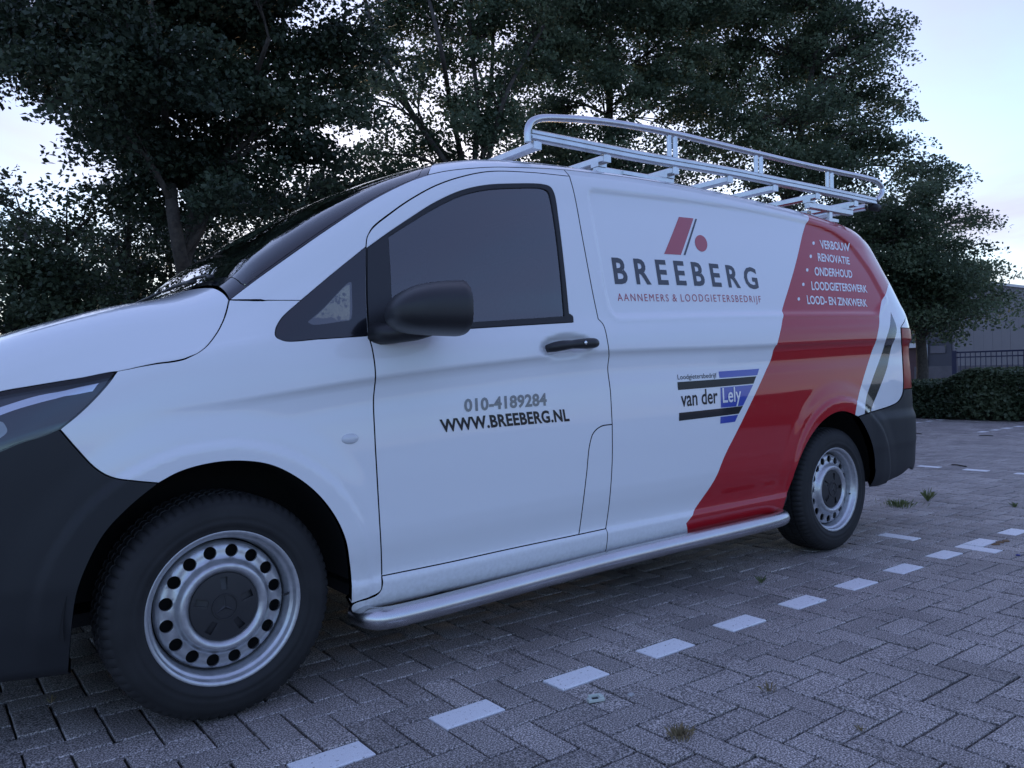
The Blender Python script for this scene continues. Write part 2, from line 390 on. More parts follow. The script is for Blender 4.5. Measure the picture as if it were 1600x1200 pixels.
# ---- pressed features: recessed side panel, arch flares, handle dish, roof channel
recess = fillet(np.array([PX(*p) for p in ((916,292), (960,297), (1000,302), (1050,308), (1100,314), (1150,322), (1200,331), (1262,345), (1300,359), (1331,382), (1360,422), (1385,468), (1372,490), (1225,490.5), (1100,493), (1020,494.5), (957,496), (945,455), (930,370))]), .05)
G2 = np.stack(np.meshgrid(Qg, Sg, indexing='ij'), -1).reshape(-1, 2)
def signed(L, pad=.06):
    lo, hi = L.min(0)-pad, L.max(0)+pad; m = np.all((G2 > lo) & (G2 < hi), axis=1); out = np.full(len(G2), 1.0)
    P = G2[m]; d = seg_dist(P, L); out[m] = np.where(inside(P, L), -d, d); return out.reshape(NQ, NS)
sd = signed(recess)
disp = -.0125*sstep(-sd, -.004, .024)
disp += .0035*np.exp(-((sd-.012)/.010)**2)*(HZ < 1.4)                     # raised ridge along the belt line
def arch_pts(cx, cz, r, a0, a1): return [(cx+r*math.cos(t), cz+r*math.sin(t)) for t in np.linspace(R(a0), R(a1), 40)]
side = HY < .35
for cx, cz, rr in ((-.012, .345, .402), (WB+.01, .345, .405)):
    rad = np.hypot(HX-cx, (HZ-cz))
    band = sstep(rad, rr+.078, rr+.052)*(rad > rr-.1)*sstep(HZ, .22, .34)
    disp += .011*band*side
    disp += .007*sstep(rad, rr+.17, rr+.075)*(rad > rr-.1)*side*sstep(HZ, .2, .5)
disp += .016*sstep(HZ, .735, .675)*sstep(HX, 3.50, 3.62)*side*sstep(HX, 4.22, 4.1)
hq = PX(887, 541)
hd = np.hypot((G2[:,0]-hq[0])/.150, (G2[:,1]-hq[1])/.060).reshape(NQ, NS)
disp -= .030*sstep(hd, 1.0, .55)
chan = np.exp(-((HY-.268)/.012)**2)*(HX > 1.25)*(HX < 3.75)*(HZ > 1.7)      # roof channel
disp -= .008*chan
N0 = grid_normals(HX, HY, HZ); N0 = N0*np.sign((N0*np.stack([0*HX, -np.ones_like(HX), .4*np.ones_like(HX)], -1)).sum(-1).mean())
HX2, HY2, HZ2 = HX+N0[...,0]*disp, HY+N0[...,1]*disp, HZ+N0[...,2]*disp
PX = make_px(hit_tool(HX2, HY2, HZ2))
# whole section: left half, then the mirrored right half
FX = np.concatenate([HX2, HX2[:, -2::-1]], 1); FY = np.concatenate([HY2, 2*YC-HY2[:, -2::-1]], 1); FZ = np.concatenate([HZ2, HZ2[:, -2::-1]], 1)
FN = grid_normals(FX, FY, FZ)
if FN[NQ//2, 60, 1] > 0: FN = -FN
FG = np.concatenate([np.stack([FX, FY, FZ], -1), FN], -1); NSF = FG.shape[1]
def mir(p): return np.array([p[0], 2*SMAX-p[1]])
def sample(P):
    a = np.clip(P[:,0]/QMAX*(NQ-1), 0, NQ-1.0001); b = np.clip(P[:,1]/(2*SMAX)*(NSF-1), 0, NSF-1.0001)
    i = a.astype(int); j = b.astype(int); u = (a-i)[:,None]; v = (b-j)[:,None]
    g = FG[i,j]*(1-u)*(1-v)+FG[i+1,j]*u*(1-v)+FG[i,j+1]*(1-u)*v+FG[i+1,j+1]*u*v
    n = g[:,3:]; return g[:,:3], n/np.linalg.norm(n, axis=1, keepdims=True)
def resample(L, step):
    out = []
    for i in range(len(L)):
        a, b = L[i], L[(i+1)%len(L)]; d = np.linalg.norm(b-a)
        if d < 1e-6: continue
        n = max(1, int(math.ceil(d/step))); out += [a+(b-a)*k/n for k in range(n)]
    return np.array(out)
def area(L): return .5*np.sum(L[:,0]*np.roll(L[:,1], -1)-np.roll(L[:,0], -1)*L[:,1])
def offset(L, d):
    """positive d shrinks a counter-clockwise loop"""
    a = L-np.roll(L, 1, 0); b = np.roll(L, -1, 0)-L
    na = np.stack([-a[:,1], a[:,0]], 1); nb = np.stack([-b[:,1], b[:,0]], 1)
    na /= np.linalg.norm(na, axis=1, keepdims=True)+1e-12; nb /= np.linalg.norm(nb, axis=1, keepdims=True)+1e-12
    n = na+nb; ln = np.linalg.norm(n, axis=1, keepdims=True); n = n/np.maximum(ln, .3)
    k = 1/np.maximum(.45, (n*na).sum(1, keepdims=True)); return L+n*d*k
FEATURE_ROWS = (3.0, 4.0, 12.0, 13.0, 14.0)
def panel(name, L, mats, parent, holes=(), regions=(), grid=.015, gap=.0024, depth=.022, lift=0.0, mirror=False, bevel=.0016, **kw):
    """meshes a loop of the domain onto the body surface with rolled edges; regions=[(loop, material index)]"""
    if area(L) < 0: L = L[::-1]
    L = resample(L, .012); outer = offset(L, gap); inner = offset(L, gap+.0035)
    loops = [(outer, inner)]
    for h in holes:
        if area(h) < 0: h = h[::-1]
        h = resample(h, .012); loops.append((offset(h, -gap), offset(h, -gap-.0035)))
    pts = []; edges = []; spans = []
    for o, i_ in loops:
        b = len(pts); n = len(o); pts += list(o); edges += [(b+k, b+(k+1)%n) for k in range(n)]; spans.append((b, n))
        pts += list(i_)
    nedge = len(pts)
    rl = []
    for r, mi in regions:
        if area(r) < 0: r = r[::-1]
        rl.append((r, mi)); r2 = resample(r, .012)
        b = len(pts); n = len(r2); pts += list(r2); edges += [(b+k, b+(k+1)%n) for k in range(n)]
    lo, hi = L.min(0), L.max(0)
    for rr_ in FEATURE_ROWS:                                # keep the pressed creases crisp
        sv = np.interp(rr_, np.arange(NR), su); run = np.stack([np.arange(lo[0], hi[0], .012), np.full(len(np.arange(lo[0], hi[0], .012)), sv)], 1)
        ok = inside(run, inner) & (seg_dist(run, L) > .008)
        for o, i_ in loops[1:]: ok &= ~inside(run, i_) & (seg_dist(run, o) > .008)
        idx = None
        for p, k_ in zip(run, ok):
            if k_:
                pts.append(p)
                if idx is not None: edges.append((idx, len(pts)-1))
                idx = len(pts)-1
            else: idx = None
    gx, gy = np.meshgrid(np.arange(lo[0], hi[0], grid), np.arange(lo[1], hi[1], grid), indexing='ij')
    gx = gx+(np.arange(gx.shape[1]) % 2)*grid*.5
    P = np.stack([gx.ravel(), gy.ravel()], 1)
    P = P[inside(P, inner)]
    for o, i_ in loops[1:]: P = P[~inside(P, i_)]
    near = np.zeros(len(P), bool); B = np.array(pts)
    for k in range(0, len(P), 4000):
        c = P[k:k+4000]; near[k:k+4000] = (((c[:,None,:]-B[None,:,:])**2).sum(-1).min(1) < (grid*.42)**2)
    P = P[~near]
    allp = [Vector(p) for p in np.vstack([B, P])]
    vo, eo, fo, ov, oe, of = delaunay_2d_cdt(allp, edges, [], 0, 1e-6)
    V2 = np.array([(v.x, v.y) for v in vo]); Fo = np.array([f for f in fo if len(f) == 3])
    C = V2[Fo].mean(1); keep = inside(C, outer)
    for o, i_ in loops[1:]: keep &= ~inside(C, o)
    Fo = Fo[keep]; C = C[keep]
    fm = np.zeros(len(Fo), int)
    for r, mi in rl: fm[inside(C, r)] = mi
    where = {}
    for k, lst in enumerate(ov):
        for j in lst: where[j] = k
    pos, nrm = sample(V2)
    pos = pos+nrm*lift
    rim = set()
    for b, n in spans: rim |= {where[b+k] for k in range(n)}
    rim = np.array(sorted(rim)); pos[rim] -= nrm[rim]*bevel
    verts = list(pos); normals = list(nrm); faces = [tuple(f) for f in Fo]; fms = list(fm)
    # make faces look outwards
    a, b_, c = pos[Fo[:,0]], pos[Fo[:,1]], pos[Fo[:,2]]
    if (np.cross(b_-a, c-a)*nrm[Fo[:,0]]).sum() < 0: faces = [f[::-1] for f in faces]
    for si, (b, n) in enumerate(spans):
        ring = [where[b+k] for k in range(n)]; base = len(verts)
        for k in ring: verts.append(pos[k]); normals.append(None)
        for k in ring: verts.append(pos[k]-nrm[k]*depth); normals.append(None)
        cen = pos[ring].mean(0)
        for k in range(n):
            k2 = (k+1)%n; faces.append((base+k, base+k2, base+n+k2, base+n+k)); fms.append(0)
            t = pos[ring[k2]]-pos[ring[k]]; o_ = np.cross(nrm[ring[k]], t); o_ = -o_ if si == 0 else o_
            ln = np.linalg.norm(o_); o_ = o_/ln if ln > 1e-9 else nrm[ring[k]]
            if normals[base+k] is None: normals[base+k] = o_; normals[base+n+k] = o_
    normals = [n if n is not None else (0,0,1) for n in normals]
    verts = np.array(verts); normals = np.array(normals)
    o = mesh_obj(name, verts, faces, mats, parent, True, fms, normals, **kw)
    if mirror:
        v2 = verts.copy(); v2[:,1] = 2*YC-v2[:,1]; n2 = normals.copy(); n2[:,1] *= -1
        o2 = mesh_obj(name, v2, [f[::-1] for f in faces], mats, parent if mirror is True else mirror, True, [0]*len(faces), n2)
        return o, o2
    return o

van = empty('delivery_van', (WB/2, YC, 0), label='white delivery van with red side stripe and aluminium roof rack parked on grey pavers', category='van')

# ---- shared outlines (photo pixels)
HOOD_SEAM = curve([(183,580), (240,569), (290,560), (318,545), (340,518), (352,492), (358,468)])
COWL = [(358,468), (400,468.5), (470,469)]
QG_LOW = curve([(470,469), (440,497), (431,515), (432,526), (446,532), (500,529), (576,524)])
QG_TOP = [(470,469), (520,427), (572,385)]
DOOR_FRONT = curve([(576,524), (582,545), (587,585), (584,625), (586,680), (591,770), (596,860), (597,900)])
DOOR_TOP = curve([(572,385), (574,370), (582,356), (610,333), (640,312), (680,290), (720,276), (765,267.5), (830,269), (890,275)])
DOOR_REAR = curve([(890,275), (897,300), (912,380), (927,460), (935,498)])
DOOR_REAR2 = curve([(935,498), (943,507), (950,535), (952,555), (950,575), (954,610), (957,663)])
FLAP_L = curve([(957,663), (940,666), (928,676), (922,694), (917,740), (911,790), (905,835)])
FLAP_R = curve([(957,663), (957,720), (953,780), (947,826)])
DOOR_BOT = curve([(597,900), (700,879), (800,857), (905,835)])
FLAP_BOT = curve([(905,835), (947,826)])
CARGO_BOT = curve([(947,826), (1020,812), (1100,797), (1180,782), (1217,775)])
ARCH_F = curve([(549,944), (549,912), (546,880), (540,844), (524,808), (496,772), (460,744), (420,726), (368,720.5), (320,726), (280,738), (248,755)])
ARCH_F2 = curve([(248,755), (205,790), (165,832), (138,880), (120,930), (111,1000), (107,1055)])
ARCH_R = curve([(1226.5,786), (1232,768), (1239,748), (1252,713), (1267,683), (1284.5,660), (1304,646), (1319,643), (1332,647), (1341,651)])
ARCH_R2 = curve([(1341,651), (1352,669), (1362,694), (1366.5,724), (1365,744), (1356,759)])
BUMP_TOP = curve([(93,671), (120,702), (148,731), (172,745), (205,751), (248,755)])
HL_EDGE = curve([(183,580), (164,605), (140,631), (117,652), (93,671)])
HL_BOT = curve([(93,671), (58,685), (30,693), (2,705), XZ(-.66,.765), XZ(-.78,.745)])
HL_TOP = curve([(183,580), (117,591.5), (47,603), (2,611), XZ(-.66,.925), XZ(-.78,.855)])
REAR_CUT = curve([(1407.5,512), (1410,560), (1411.5,600), (1410,616), (1403,628), (1392,634), (1361,644), (1341,651)])
ROOF_EDGE_R = NR-6                                         # row that carries the roof seam
X_REAR = 4.10
PILLAR = curve([(358,468), (400,436), (456,396), (512,357), (587,309), (640,283), (668,273)])
roof_seam = curve([PILLAR[-1], XR(1.2, ROOF_EDGE_R-.2), XR(1.6, ROOF_EDGE_R), XR(2.2, ROOF_EDGE_R), XR(3.0, ROOF_EDGE_R), XR(3.6, ROOF_EDGE_R), XR(3.95, ROOF_EDGE_R), XR(X_REAR, ROOF_EDGE_R)])
iB = int(np.argmin(np.abs(roof_seam[:,0]-DOOR_REAR[0][0])))
# ---- red band and black stripe
RED = loop([XR(3.27, NR-2.6), XR(3.24, NR-6), (1262,337), (1258,352), (1241,420), (1224,493), (1214,538), (1205,560), (1194,585), (1149,679), (1132,713), (1115,752), (1084,799), (1072,818)],
           [(1072,818), XR(2.06,0.2), XR(2.75,0.2), (1228,790)], [PX(1228,790), XR(2.95,4.)], [XR(2.95,4.), XR(3.1,5)], [XR(3.1,5), XR(3.3,6)], [XR(3.3,6), PX(1336,650)],
           [(1336,650), (1341,621), (1350,588), (1363,547), (1369,532), (1374,505), (1374,494), (1378,470), (1384,459), (1389,442)],
           [(1389,442), (1379,405), (1366,375), (1352,360), XR(3.9, NR-6), XR(3.9, NR-2.6)], [XR(3.9, NR-2.6), XR(3.27, NR-2.6)])
STRIPE = loop([(1392,487), (1390,511), (1385,528), (1377.5,553), (1362,596), (1354,620), (1352,633), (1351,649)], [(1351,649), (1361,646)],
              [(1361,646), (1362,638), (1373,610), (1385,578), (1393,542), (1398,530), (1401,513), (1392,487)])

# ---- front wing, pillar, door, flap, side panel, sill
wing = panel('front_wing', loop(HOOD_SEAM, COWL, QG_LOW, DOOR_FRONT, [(597,900), (596,922), (588,929), (549,944)], ARCH_F, rev(BUMP_TOP), rev(HL_EDGE)), white, van, mirror=True)[0]
frame = panel('side_frame', loop(rev(PILLAR), COWL, QG_TOP, DOOR_TOP, [DOOR_TOP[-1], roof_seam[iB]], rev(roof_seam[:iB+1])), white, van, mirror=True)[0]
DOOR = loop(DOOR_TOP, DOOR_REAR, DOOR_REAR2, FLAP_L, rev(DOOR_BOT), rev(DOOR_FRONT), [(576,524), (573.5,470), (572,385)])
SEAL_TOP = curve([(572,388), (607,363), (640,341), (680,316), (720,298), (757,289.5), (800,287), (848,288), (860,292), (866,302), (873,345), (882,420), (889,490)])
SEAL = loop(SEAL_TOP, [(889,490), (895,494), (896,503)], [(896,503), (740,512.5), (582,523)], [(582,523), (576,524)], [(576,524), (573.5,470), (572,388)])
PANE = loop([(607,370), (640,349), (680,325), (720,306), (757,297), (800,294), (846,294.5), (856,299), (860,310), (867,350), (876,425), (882,494)], [(882,494), (742,503), (613,512)], [(613,512), (611,440), (607,370)])
door, rdoor = panel('front_door', DOOR, white, van, holes=[SEAL], mirror=True)
panel('window_seal', SEAL, rubber, door, holes=[PANE], lift=.002, gap=.0003, mirror=rdoor, depth=.03)
panel('window_glass', PANE, glass, door, lift=-.004, gap=-.002, depth=.004, grid=.03, mirror=rdoor)
SAIL = loop([(574,389), (590,378), (605.5,367)], [(605.5,367), (609,440), (612,508)], [(612,508), (597,516), (577,521)], [(577,521), (574,470), (574,389)])
panel('mirror_sail', SAIL, mirror_plastic, door, lift=.006, gap=.0, depth=.02, mirror=rdoor)
flap = panel('fuel_flap', loop(FLAP_L, FLAP_BOT, rev(FLAP_R)), white, van)
QGLASS = loop(QG_LOW, [(576,524), (573.5,470), (572,385)], QG_TOP[::-1])
QPANE = loop([(482,502), (505,482), (545,441), (549,440), (550,445)], [(550,445), (549,497), (545,500)], [(545,500), (488,506), (482,502)])
quarter, rquarter = panel('quarter_window', QGLASS, frit, van, holes=[QPANE], lift=-.002, gap=.001, mirror=True)
panel('quarter_glass', QPANE, quarter_tint, quarter, lift=-.0025, gap=-.001, depth=.004, grid=.03, mirror=rquarter)
rear_line = curve([roof_seam[-1], XR(4.115, NR-8), XZ(4.10,1.5), XZ(4.07,1.3), PX(1407.5,512)])
CARGO = loop(roof_seam[iB:], rear_line, REAR_CUT, rev(ARCH_R), [ARCH_R[0], np.array([ARCH_R[0][0]-.012, XR(2.7,.3)[1]])], [np.array([ARCH_R[0][0]-.012, XR(2.7,.3)[1]]), XR(2.1, .2), np.array([FLAP_R[-1][0]+.003, XR(1.5,.2)[1]])], [np.array([FLAP_R[-1][0]+.003, XR(1.5,.2)[1]]), FLAP_R[-1]], rev(FLAP_R), rev(DOOR_REAR2), rev(DOOR_REAR), [DOOR_REAR[0], roof_seam[iB]])
cargo, rcargo = panel('side_panel', CARGO, [white, red, black_foil], van, regions=[(RED, 1), (STRIPE, 2)], grid=.0125, mirror=True)
SILL = loop(DOOR_BOT, FLAP_BOT, [FLAP_R[-1], np.array([FLAP_R[-1][0]+.003, XR(1.5,.2)[1]])], [np.array([FLAP_R[-1][0]+.003, XR(1.5,.2)[1]]), XR(.9, .2), XR(.41, .3)], [XR(.41, .3), (551,946), (588,931), (596,922), (597,900)])
sill = panel('sill', SILL, white, van, mirror=True, depth=.05, gap=.0016)[0]
# ---- bumpers, lamps
FB = loop(BUMP_TOP, ARCH_F2, [(107,1055), XR(-.5,.2), XR(-.7,.2), XR(-.88,.2)], [XR(-.88,.2), XR(-.88,6), XZ(-.78,.745)], rev(HL_BOT))
panel('front_bumper', FB, plastic, van, mirror=True, depth=.04, gap=.002)
HL = loop(HL_EDGE, HL_BOT, [XZ(-.78,.745), XZ(-.80,.80), XZ(-.78,.855)], rev(HL_TOP))
hl, rhl = panel('headlight', offset(HL if area(HL) > 0 else HL[::-1], .002), lens_glass, van, lift=-.001, depth=.003, grid=.03, mirror=True)
DRL = loop([(152,592), (100,602), (50,613), (2,628), XZ(-.66,.89), XZ(-.72,.86)], [XZ(-.72,.86), XZ(-.70,.84), (2,640), (50,625), (100,614), (142,607)], [(142,607), (152,592)])
lc = PX(-0+4, 668)
LAMP = np.array([lc+np.array([math.cos(t)*.075-.075, math.sin(t)*.062]) for t in np.linspace(0, 2*math.pi, 40, endpoint=False)])
p_, n_ = sample(lc[None]+np.array([[-.075,0]])); 
panel('lamp_housing', HL, [lamp_house, chrome, lamp_clear], hl, regions=[(DRL, 1), (LAMP, 2)], lift=-.028, gap=.003, depth=.01, mirror=rhl)
TAIL = loop([(1407.5,512), (1410,560), (1411.5,600), (1411.3,608)], [PX(1411.3,608), XZ(4.19,.845)], [XZ(4.19,.845), XZ(4.19,1.0), XZ(4.15,1.205)], [XZ(4.15,1.205), PX(1407.5,512)])
TCLEAR = loop([XZ(4.075,.99), XZ(4.09,.93)], [XZ(4.09,.93), XZ(4.2,.94)], [XZ(4.2,.94), XZ(4.2,1.01)], [XZ(4.2,1.01), XZ(4.075,.99)])
panel('tail_light', TAIL, [lamp_red, lamp_clear], van, regions=[(TCLEAR, 1)], lift=.004, mirror=True)
RB = loop(rev(REAR_CUT[int(np.argmin(np.linalg.norm(REAR_CUT-PX(1411.3,608), axis=1))):]), [PX(1411.3,608), XZ(4.19,.84), XZ(4.238,.83)], [XZ(4.238,.83), XZ(4.238,.45)],
          [XZ(4.238,.45), XR(4.16,1.2), (1420,731), (1402,744), (1356,759)], rev(ARCH_R2))
panel('rear_bumper', RB, plastic, van, mirror=True, depth=.04, gap=.002, lift=.004)
# ---- bonnet, windscreen, roof (whole width)
def full(half):                                           # half outline from centre front to centre rear, mirrored
    return np.vstack([half, np.array([mir(p) for p in half[::-1]])])
top_c = lambda x: XR(x, NR-1)
HOODH = np.vstack([[top_c(-.865)], [XR(-.865, NR-3)], [XR(-.85, NR-7.5)], rev(HL_TOP), HOOD_SEAM, curve([HOOD_SEAM[-1], XR(.03, NR-3), top_c(-.02)])])
panel('bonnet', full(HOODH), white, van, grid=.02)
WSH = np.vstack([[top_c(.02)], curve([XR(.065, NR-3), PILLAR[0]]), PILLAR, curve([PILLAR[-1], XR(1.03, NR-3), top_c(1.05)])])
WSH2 = np.vstack([[top_c(.06)], curve([XR(.105, NR-3), PILLAR[0]+np.array([.05,.045])]), PILLAR[8:-6]+np.array([.006,.011]), curve([PILLAR[-1]+np.array([-.03,.02]), XR(.985, NR-3), top_c(1.005)])])
ws = panel('windscreen_surround', full(WSH), frit, van, holes=[full(WSH2)], grid=.02, lift=-.003, depth=.012)
panel('windscreen_glass', full(WSH2), screen_glass, ws, grid=.035, lift=-.0032, gap=0, depth=.004)
ROOFH = np.vstack([[top_c(1.06)], curve([XR(1.04, NR-3), PILLAR[-1]]), roof_seam, [XR(X_REAR, NR-3)], [top_c(X_REAR)]])
panel('roof', full(ROOFH), [white, red], van, grid=.03, regions=[(RED, 1)])
# ---- cowl strip and wipers
cw = MB()
cwp = sample(np.array([XR(x_, r_) for x_, r_ in zip(np.linspace(.02,-.03,12), np.linspace(NR-5.2, NR-1, 12))]))[0]
cwp = np.vstack([cwp, [[p[0], 2*YC-p[1], p[2]] for p in cwp[-2::-1]]])
cw.tube(cwp+np.array([.032,0,-.016]), .016, 8); cw.build('cowl_panel', plastic, van, smooth=True)
for y0, y1 in ((.36,.95), (1.0,1.58)):
    wm = MB(); q0 = np.interp(.08, xs, qs)
    pts = []
    for y in np.linspace(y0, y1, 14):
        i = int(np.interp(.085+.02*math.sin(y*3), Xg, np.arange(NQ))); k = int(np.argmin(np.abs(FG[i,:,1]-y))); pts.append(FG[i,k,:3]+FG[i,k,3:]*.010)
    wm.tube(pts, .006, 6); wm.tube([pts[3]+np.array([-.03,0,-.02]), pts[8]], .007, 6); wm.build('wiper', rubber, van, smooth=True)
# ---- nose and tail faces between the two corners
iN = 0
kN = int(np.searchsorted(Xg, -.884)); sec = np.stack([FX[kN], FY[kN], FZ[kN]], -1)[::6]; sec = sec+np.array([-.006,0,0])
mid = np.array([-.905, YC, .5]);
def cap(name, sec, x, bulge, mat):
    V = list(sec); n = len(sec); c = sec.mean(0); rings = [1.0, .8, .5, .2]; V = []; F = []
    for k, r_ in enumerate(rings):
        for p in sec: V.append(np.array([p[0]+bulge*(1-r_**2), c[1]+(p[1]-c[1])*r_, c[2]+(p[2]-c[2])*r_]))
    for k in range(len(rings)-1):
        for i in range(n): F.append((k*n+i, k*n+(i+1)%n, (k+1)*n+(i+1)%n, (k+1)*n+i))
    F.append(tuple((len(rings)-1)*n+i for i in range(n)))
    return mesh_obj(name, V, F, mat, van, True)
cap('nose_panel', sec, -.9, -.012, plastic)
kR = int(np.searchsorted(Xg, 4.232)); sec = np.stack([FX[kR], FY[kR], FZ[kR]], -1)[::6]; sec = sec+np.array([.004,0,0])
rd_ = cap('rear_doors', sec, 4.245, .014, white)
m_ = MB(); m_.box((4.252, YC, .86), (.004, .004, .46)); m_.build('door_seam', rubber, rd_)
m_ = MB(); m_.beam((4.262, YC-.05, .95), (4.262, YC-.24, .95), .02, .035, bev=.006); m_.build('rear_handle', mirror_plastic, rd_)
gr = MB()
for k in range(3): gr.beam((-.915, YC-.30, .60+.075*k), (-.915, YC+.30, .60+.075*k), .03, .035, bev=.006)
gr.build('grille', silver, van)
# corner strips that close the rear end above the bumper
RC = loop(rear_line[::-1], [roof_seam[-1], XR(4.238, ROOF_EDGE_R)], [XR(4.238, ROOF_EDGE_R), XZ(4.238,1.205)], [XZ(4.238,1.205), XZ(4.15,1.205), PX(1407.5,512)])
panel('rear_corner', RC, white, van, mirror=True)
RD = np.vstack([[XR(X_REAR, NR-1)], [XR(X_REAR, NR-3)], [XR(X_REAR, ROOF_EDGE_R)], [XR(4.238, ROOF_EDGE_R)], [XR(4.238, NR-1)]])
panel('rear_header', full(RD), white, van, grid=.03)
RD2 = loop([XZ(4.19,.845), XZ(4.19,1.0), XZ(4.15,1.205)], [XZ(4.15,1.205), XZ(4.238,1.205)], [XZ(4.238,1.205), XZ(4.238,.84)], [XZ(4.238,.84), XZ(4.19,.845)])
panel('rear_door_edge', RD2, white, van, mirror=True)

# ---- dark inner shell behind the gaps, floor and wheel wells
holes_dom = [PANE, QPANE, full(WSH2)]
st = 4
I = list(range(0, NQ, st)); J = list(range(0, NSF, st)); ni, nj = len(I), len(J)
SV = (FG[np.ix_(I, J)][..., :3]-FG[np.ix_(I, J)][..., 3:]*.034).reshape(-1, 3)
SD = np.stack(np.meshgrid(Qg[I], np.linspace(0, 2*SMAX, NSF)[J], indexing='ij'), -1).reshape(-1, 2)
SF = np.array([(a*nj+b, a*nj+b+1, (a+1)*nj+b+1, (a+1)*nj+b) for a in range(ni-1) for b in range(nj-1)])
C = SD[SF].mean(1); Cp = SV[SF].mean(1)
kill = np.zeros(len(SF), bool)
for h in holes_dom:
    hh = offset(resample(h if area(h) > 0 else h[::-1], .02), -.02)
    kill |= inside(C, hh); kill |= inside(np.stack([C[:,0], 2*SMAX-C[:,1]], 1), hh)
for cx in (0, WB): kill |= (np.hypot(Cp[:,0]-cx, Cp[:,2]-.345) < .43)
SF = SF[~kill]
mesh_obj('inner_shell', SV, SF, dark, van, True)
fl = MB()
for x0, x1, y0, y1 in ((-.8,-.44,.2,1.72), (-.44,.45,.42,1.5), (.45,2.72,.1,1.82), (2.72,3.68,.42,1.5), (3.68,4.05,.2,1.72)):
    fl.box(((x0+x1)/2, (y0+y1)/2, .27 if x0 < 3.6 else .42), ((x1-x0)/2-.001, (y1-y0)/2, .02))
fl.build('floor_pan', dark, van)
for cx in (0, WB):
    for sgn in (1, -1):
        wv = []; wf = []; n = 40; prof = [(.035,.418), (.05,.424), (.38,.424), (.40,.40), (.40,.05)]
        for i in range(n+1):
            a = R(-3+186*i/n)
            for d, r_ in prof:
                y = d if sgn == 1 else 2*YC-d
                wv.append((cx+r_*math.cos(a), y, .345+r_*math.sin(a)))
        k = len(prof); wf = [(i*k+j, i*k+j+1, (i+1)*k+j+1, (i+1)*k+j) for i in range(n) for j in range(k-1)]
        mesh_obj('wheel_well', wv, wf, liner, van, True)
# ---- cabin: dashboard, wheel, two seats
cb = MB(); prof = [(.08,1.12), (.22,1.19), (.42,1.19), (.52,1.12), (.55,1.0), (.50,.84), (.1,.84)]
V = [(x, y, z) for y in (.16, 1.77) for x, z in prof]; k = len(prof)
cb.add(V, [(i, (i+1)%k, k+(i+1)%k, k+i) for i in range(k)]+[tuple(range(k)), tuple(range(2*k-1, k-1, -1))]); cb.build('dashboard', dark, van)
sw = MB(); t = np.linspace(0, 2*math.pi, 25)[:-1]; c = np.array([.66, .52, 1.10]); n_ = np.array([-.8,0,.6]); uu = np.array([0,1,0]); vv = np.cross(n_, uu)
pts = [c+.19*(math.cos(a)*uu+math.sin(a)*vv) for a in t]; sw.tube(pts+[pts[0], pts[1]], .015, 8, cap=False); sw.tube([c-n_*-.0+np.array([-.2,0,-.16]), c], .03, 8)
for a in (0, math.pi, -math.pi/2): sw.tube([c, c+.19*(math.cos(a)*uu+math.sin(a)*vv)], .018, 6)
sw.build('steering_wheel', dark, van, smooth=True)
for y in (.52, 1.40):
    sm = MB(); sm.box((1.05, y, .78), (.25, .24, .09)); rot = np.array(Matrix.Rotation(R(14), 3, 'Y')); sm.box((1.33, y, 1.15), (.07, .23, .34), rot)
    so = sm.build('seat', seat_mat, van); m = so.modifiers.new('b', 'BEVEL'); m.width = .05; m.segments = 3; shade_auto(so)
    hm = MB(); hm.box((1.43, y, 1.57), (.05, .13, .09), rot); ho = hm.build('headrest', seat_mat, so); m = ho.modifiers.new('b', 'BEVEL'); m.width = .035; m.segments = 3; shade_auto(ho)
bk = MB(); bk.box((1.62, YC, 1.03), (.02, .72, .70)); bk.build('bulkhead', dark, van)

# ---- lettering
def text_mesh(txt, bold=0.0, spacing=1.0):
    c = bpy.data.curves.new('t', 'FONT'); c.body = txt; c.offset = bold; c.space_character = spacing; c.resolution_u = 3
    o = bpy.data.objects.new('t', c); COL.objects.link(o)
    dg = bpy.context.evaluated_depsgraph_get(); me = bpy.data.meshes.new_from_object(o.evaluated_get(dg))
    V = np.array([v.co for v in me.vertices])[:, :2]; F = [tuple(p.vertices) for p in me.polygons]
    bpy.data.objects.remove(o); bpy.data.meshes.remove(me); return V, F
CAPH = text_mesh('H')[0][:,1].max()
def decal(name, V2, F, mat, parent, lift=.0012):
    pos, nrm = sample(V2); pos = pos+nrm*lift
    f = F[0]; a, b, c = pos[f[0]], pos[f[1]], pos[f[2]]
    tot = sum(((np.cross(pos[f[1]]-pos[f[0]], pos[f[2]]-pos[f[0]])@nrm[f[0]]) for f in F))
    if tot < 0: F = [tuple(reversed(f)) for f in F]
    return mesh_obj(name, pos, F, mat, parent, True, normals=nrm)
def lettering(name, txt, A, B, Ct, mat, parent, bold=.012, spacing=1.0):
    """baseline from pixel A to pixel B, cap height up to pixel Ct over A"""
    V, F = text_mesh(txt, bold, spacing); a, b, c = PX(*A), PX(*B), PX(*Ct)
    u = (V[:,0]-V[:,0].min())/(V[:,0].max()-V[:,0].min()); v = V[:,1]/CAPH
    return decal(name, a+u[:,None]*(b-a)+v[:,None]*(c-a), F, mat, parent)
def patch(name, pts, mat, parent, lift=.0010, step=.03):
    L = resample(np.array([PX(*p) for p in pts]), step)
    vo, eo, fo, *_ = delaunay_2d_cdt([Vector(p) for p in L], [(i, (i+1)%len(L)) for i in range(len(L))], [], 1, 1e-6)
    return decal(name, np.array([(v.x, v.y) for v in vo]), [tuple(f) for f in fo], mat, parent, lift)
lettering('company_name', 'BREEBERG', (960.6,442.4), (1185.8,450.8), (955,403.8), grey_ink, cargo, .026, 1.55)
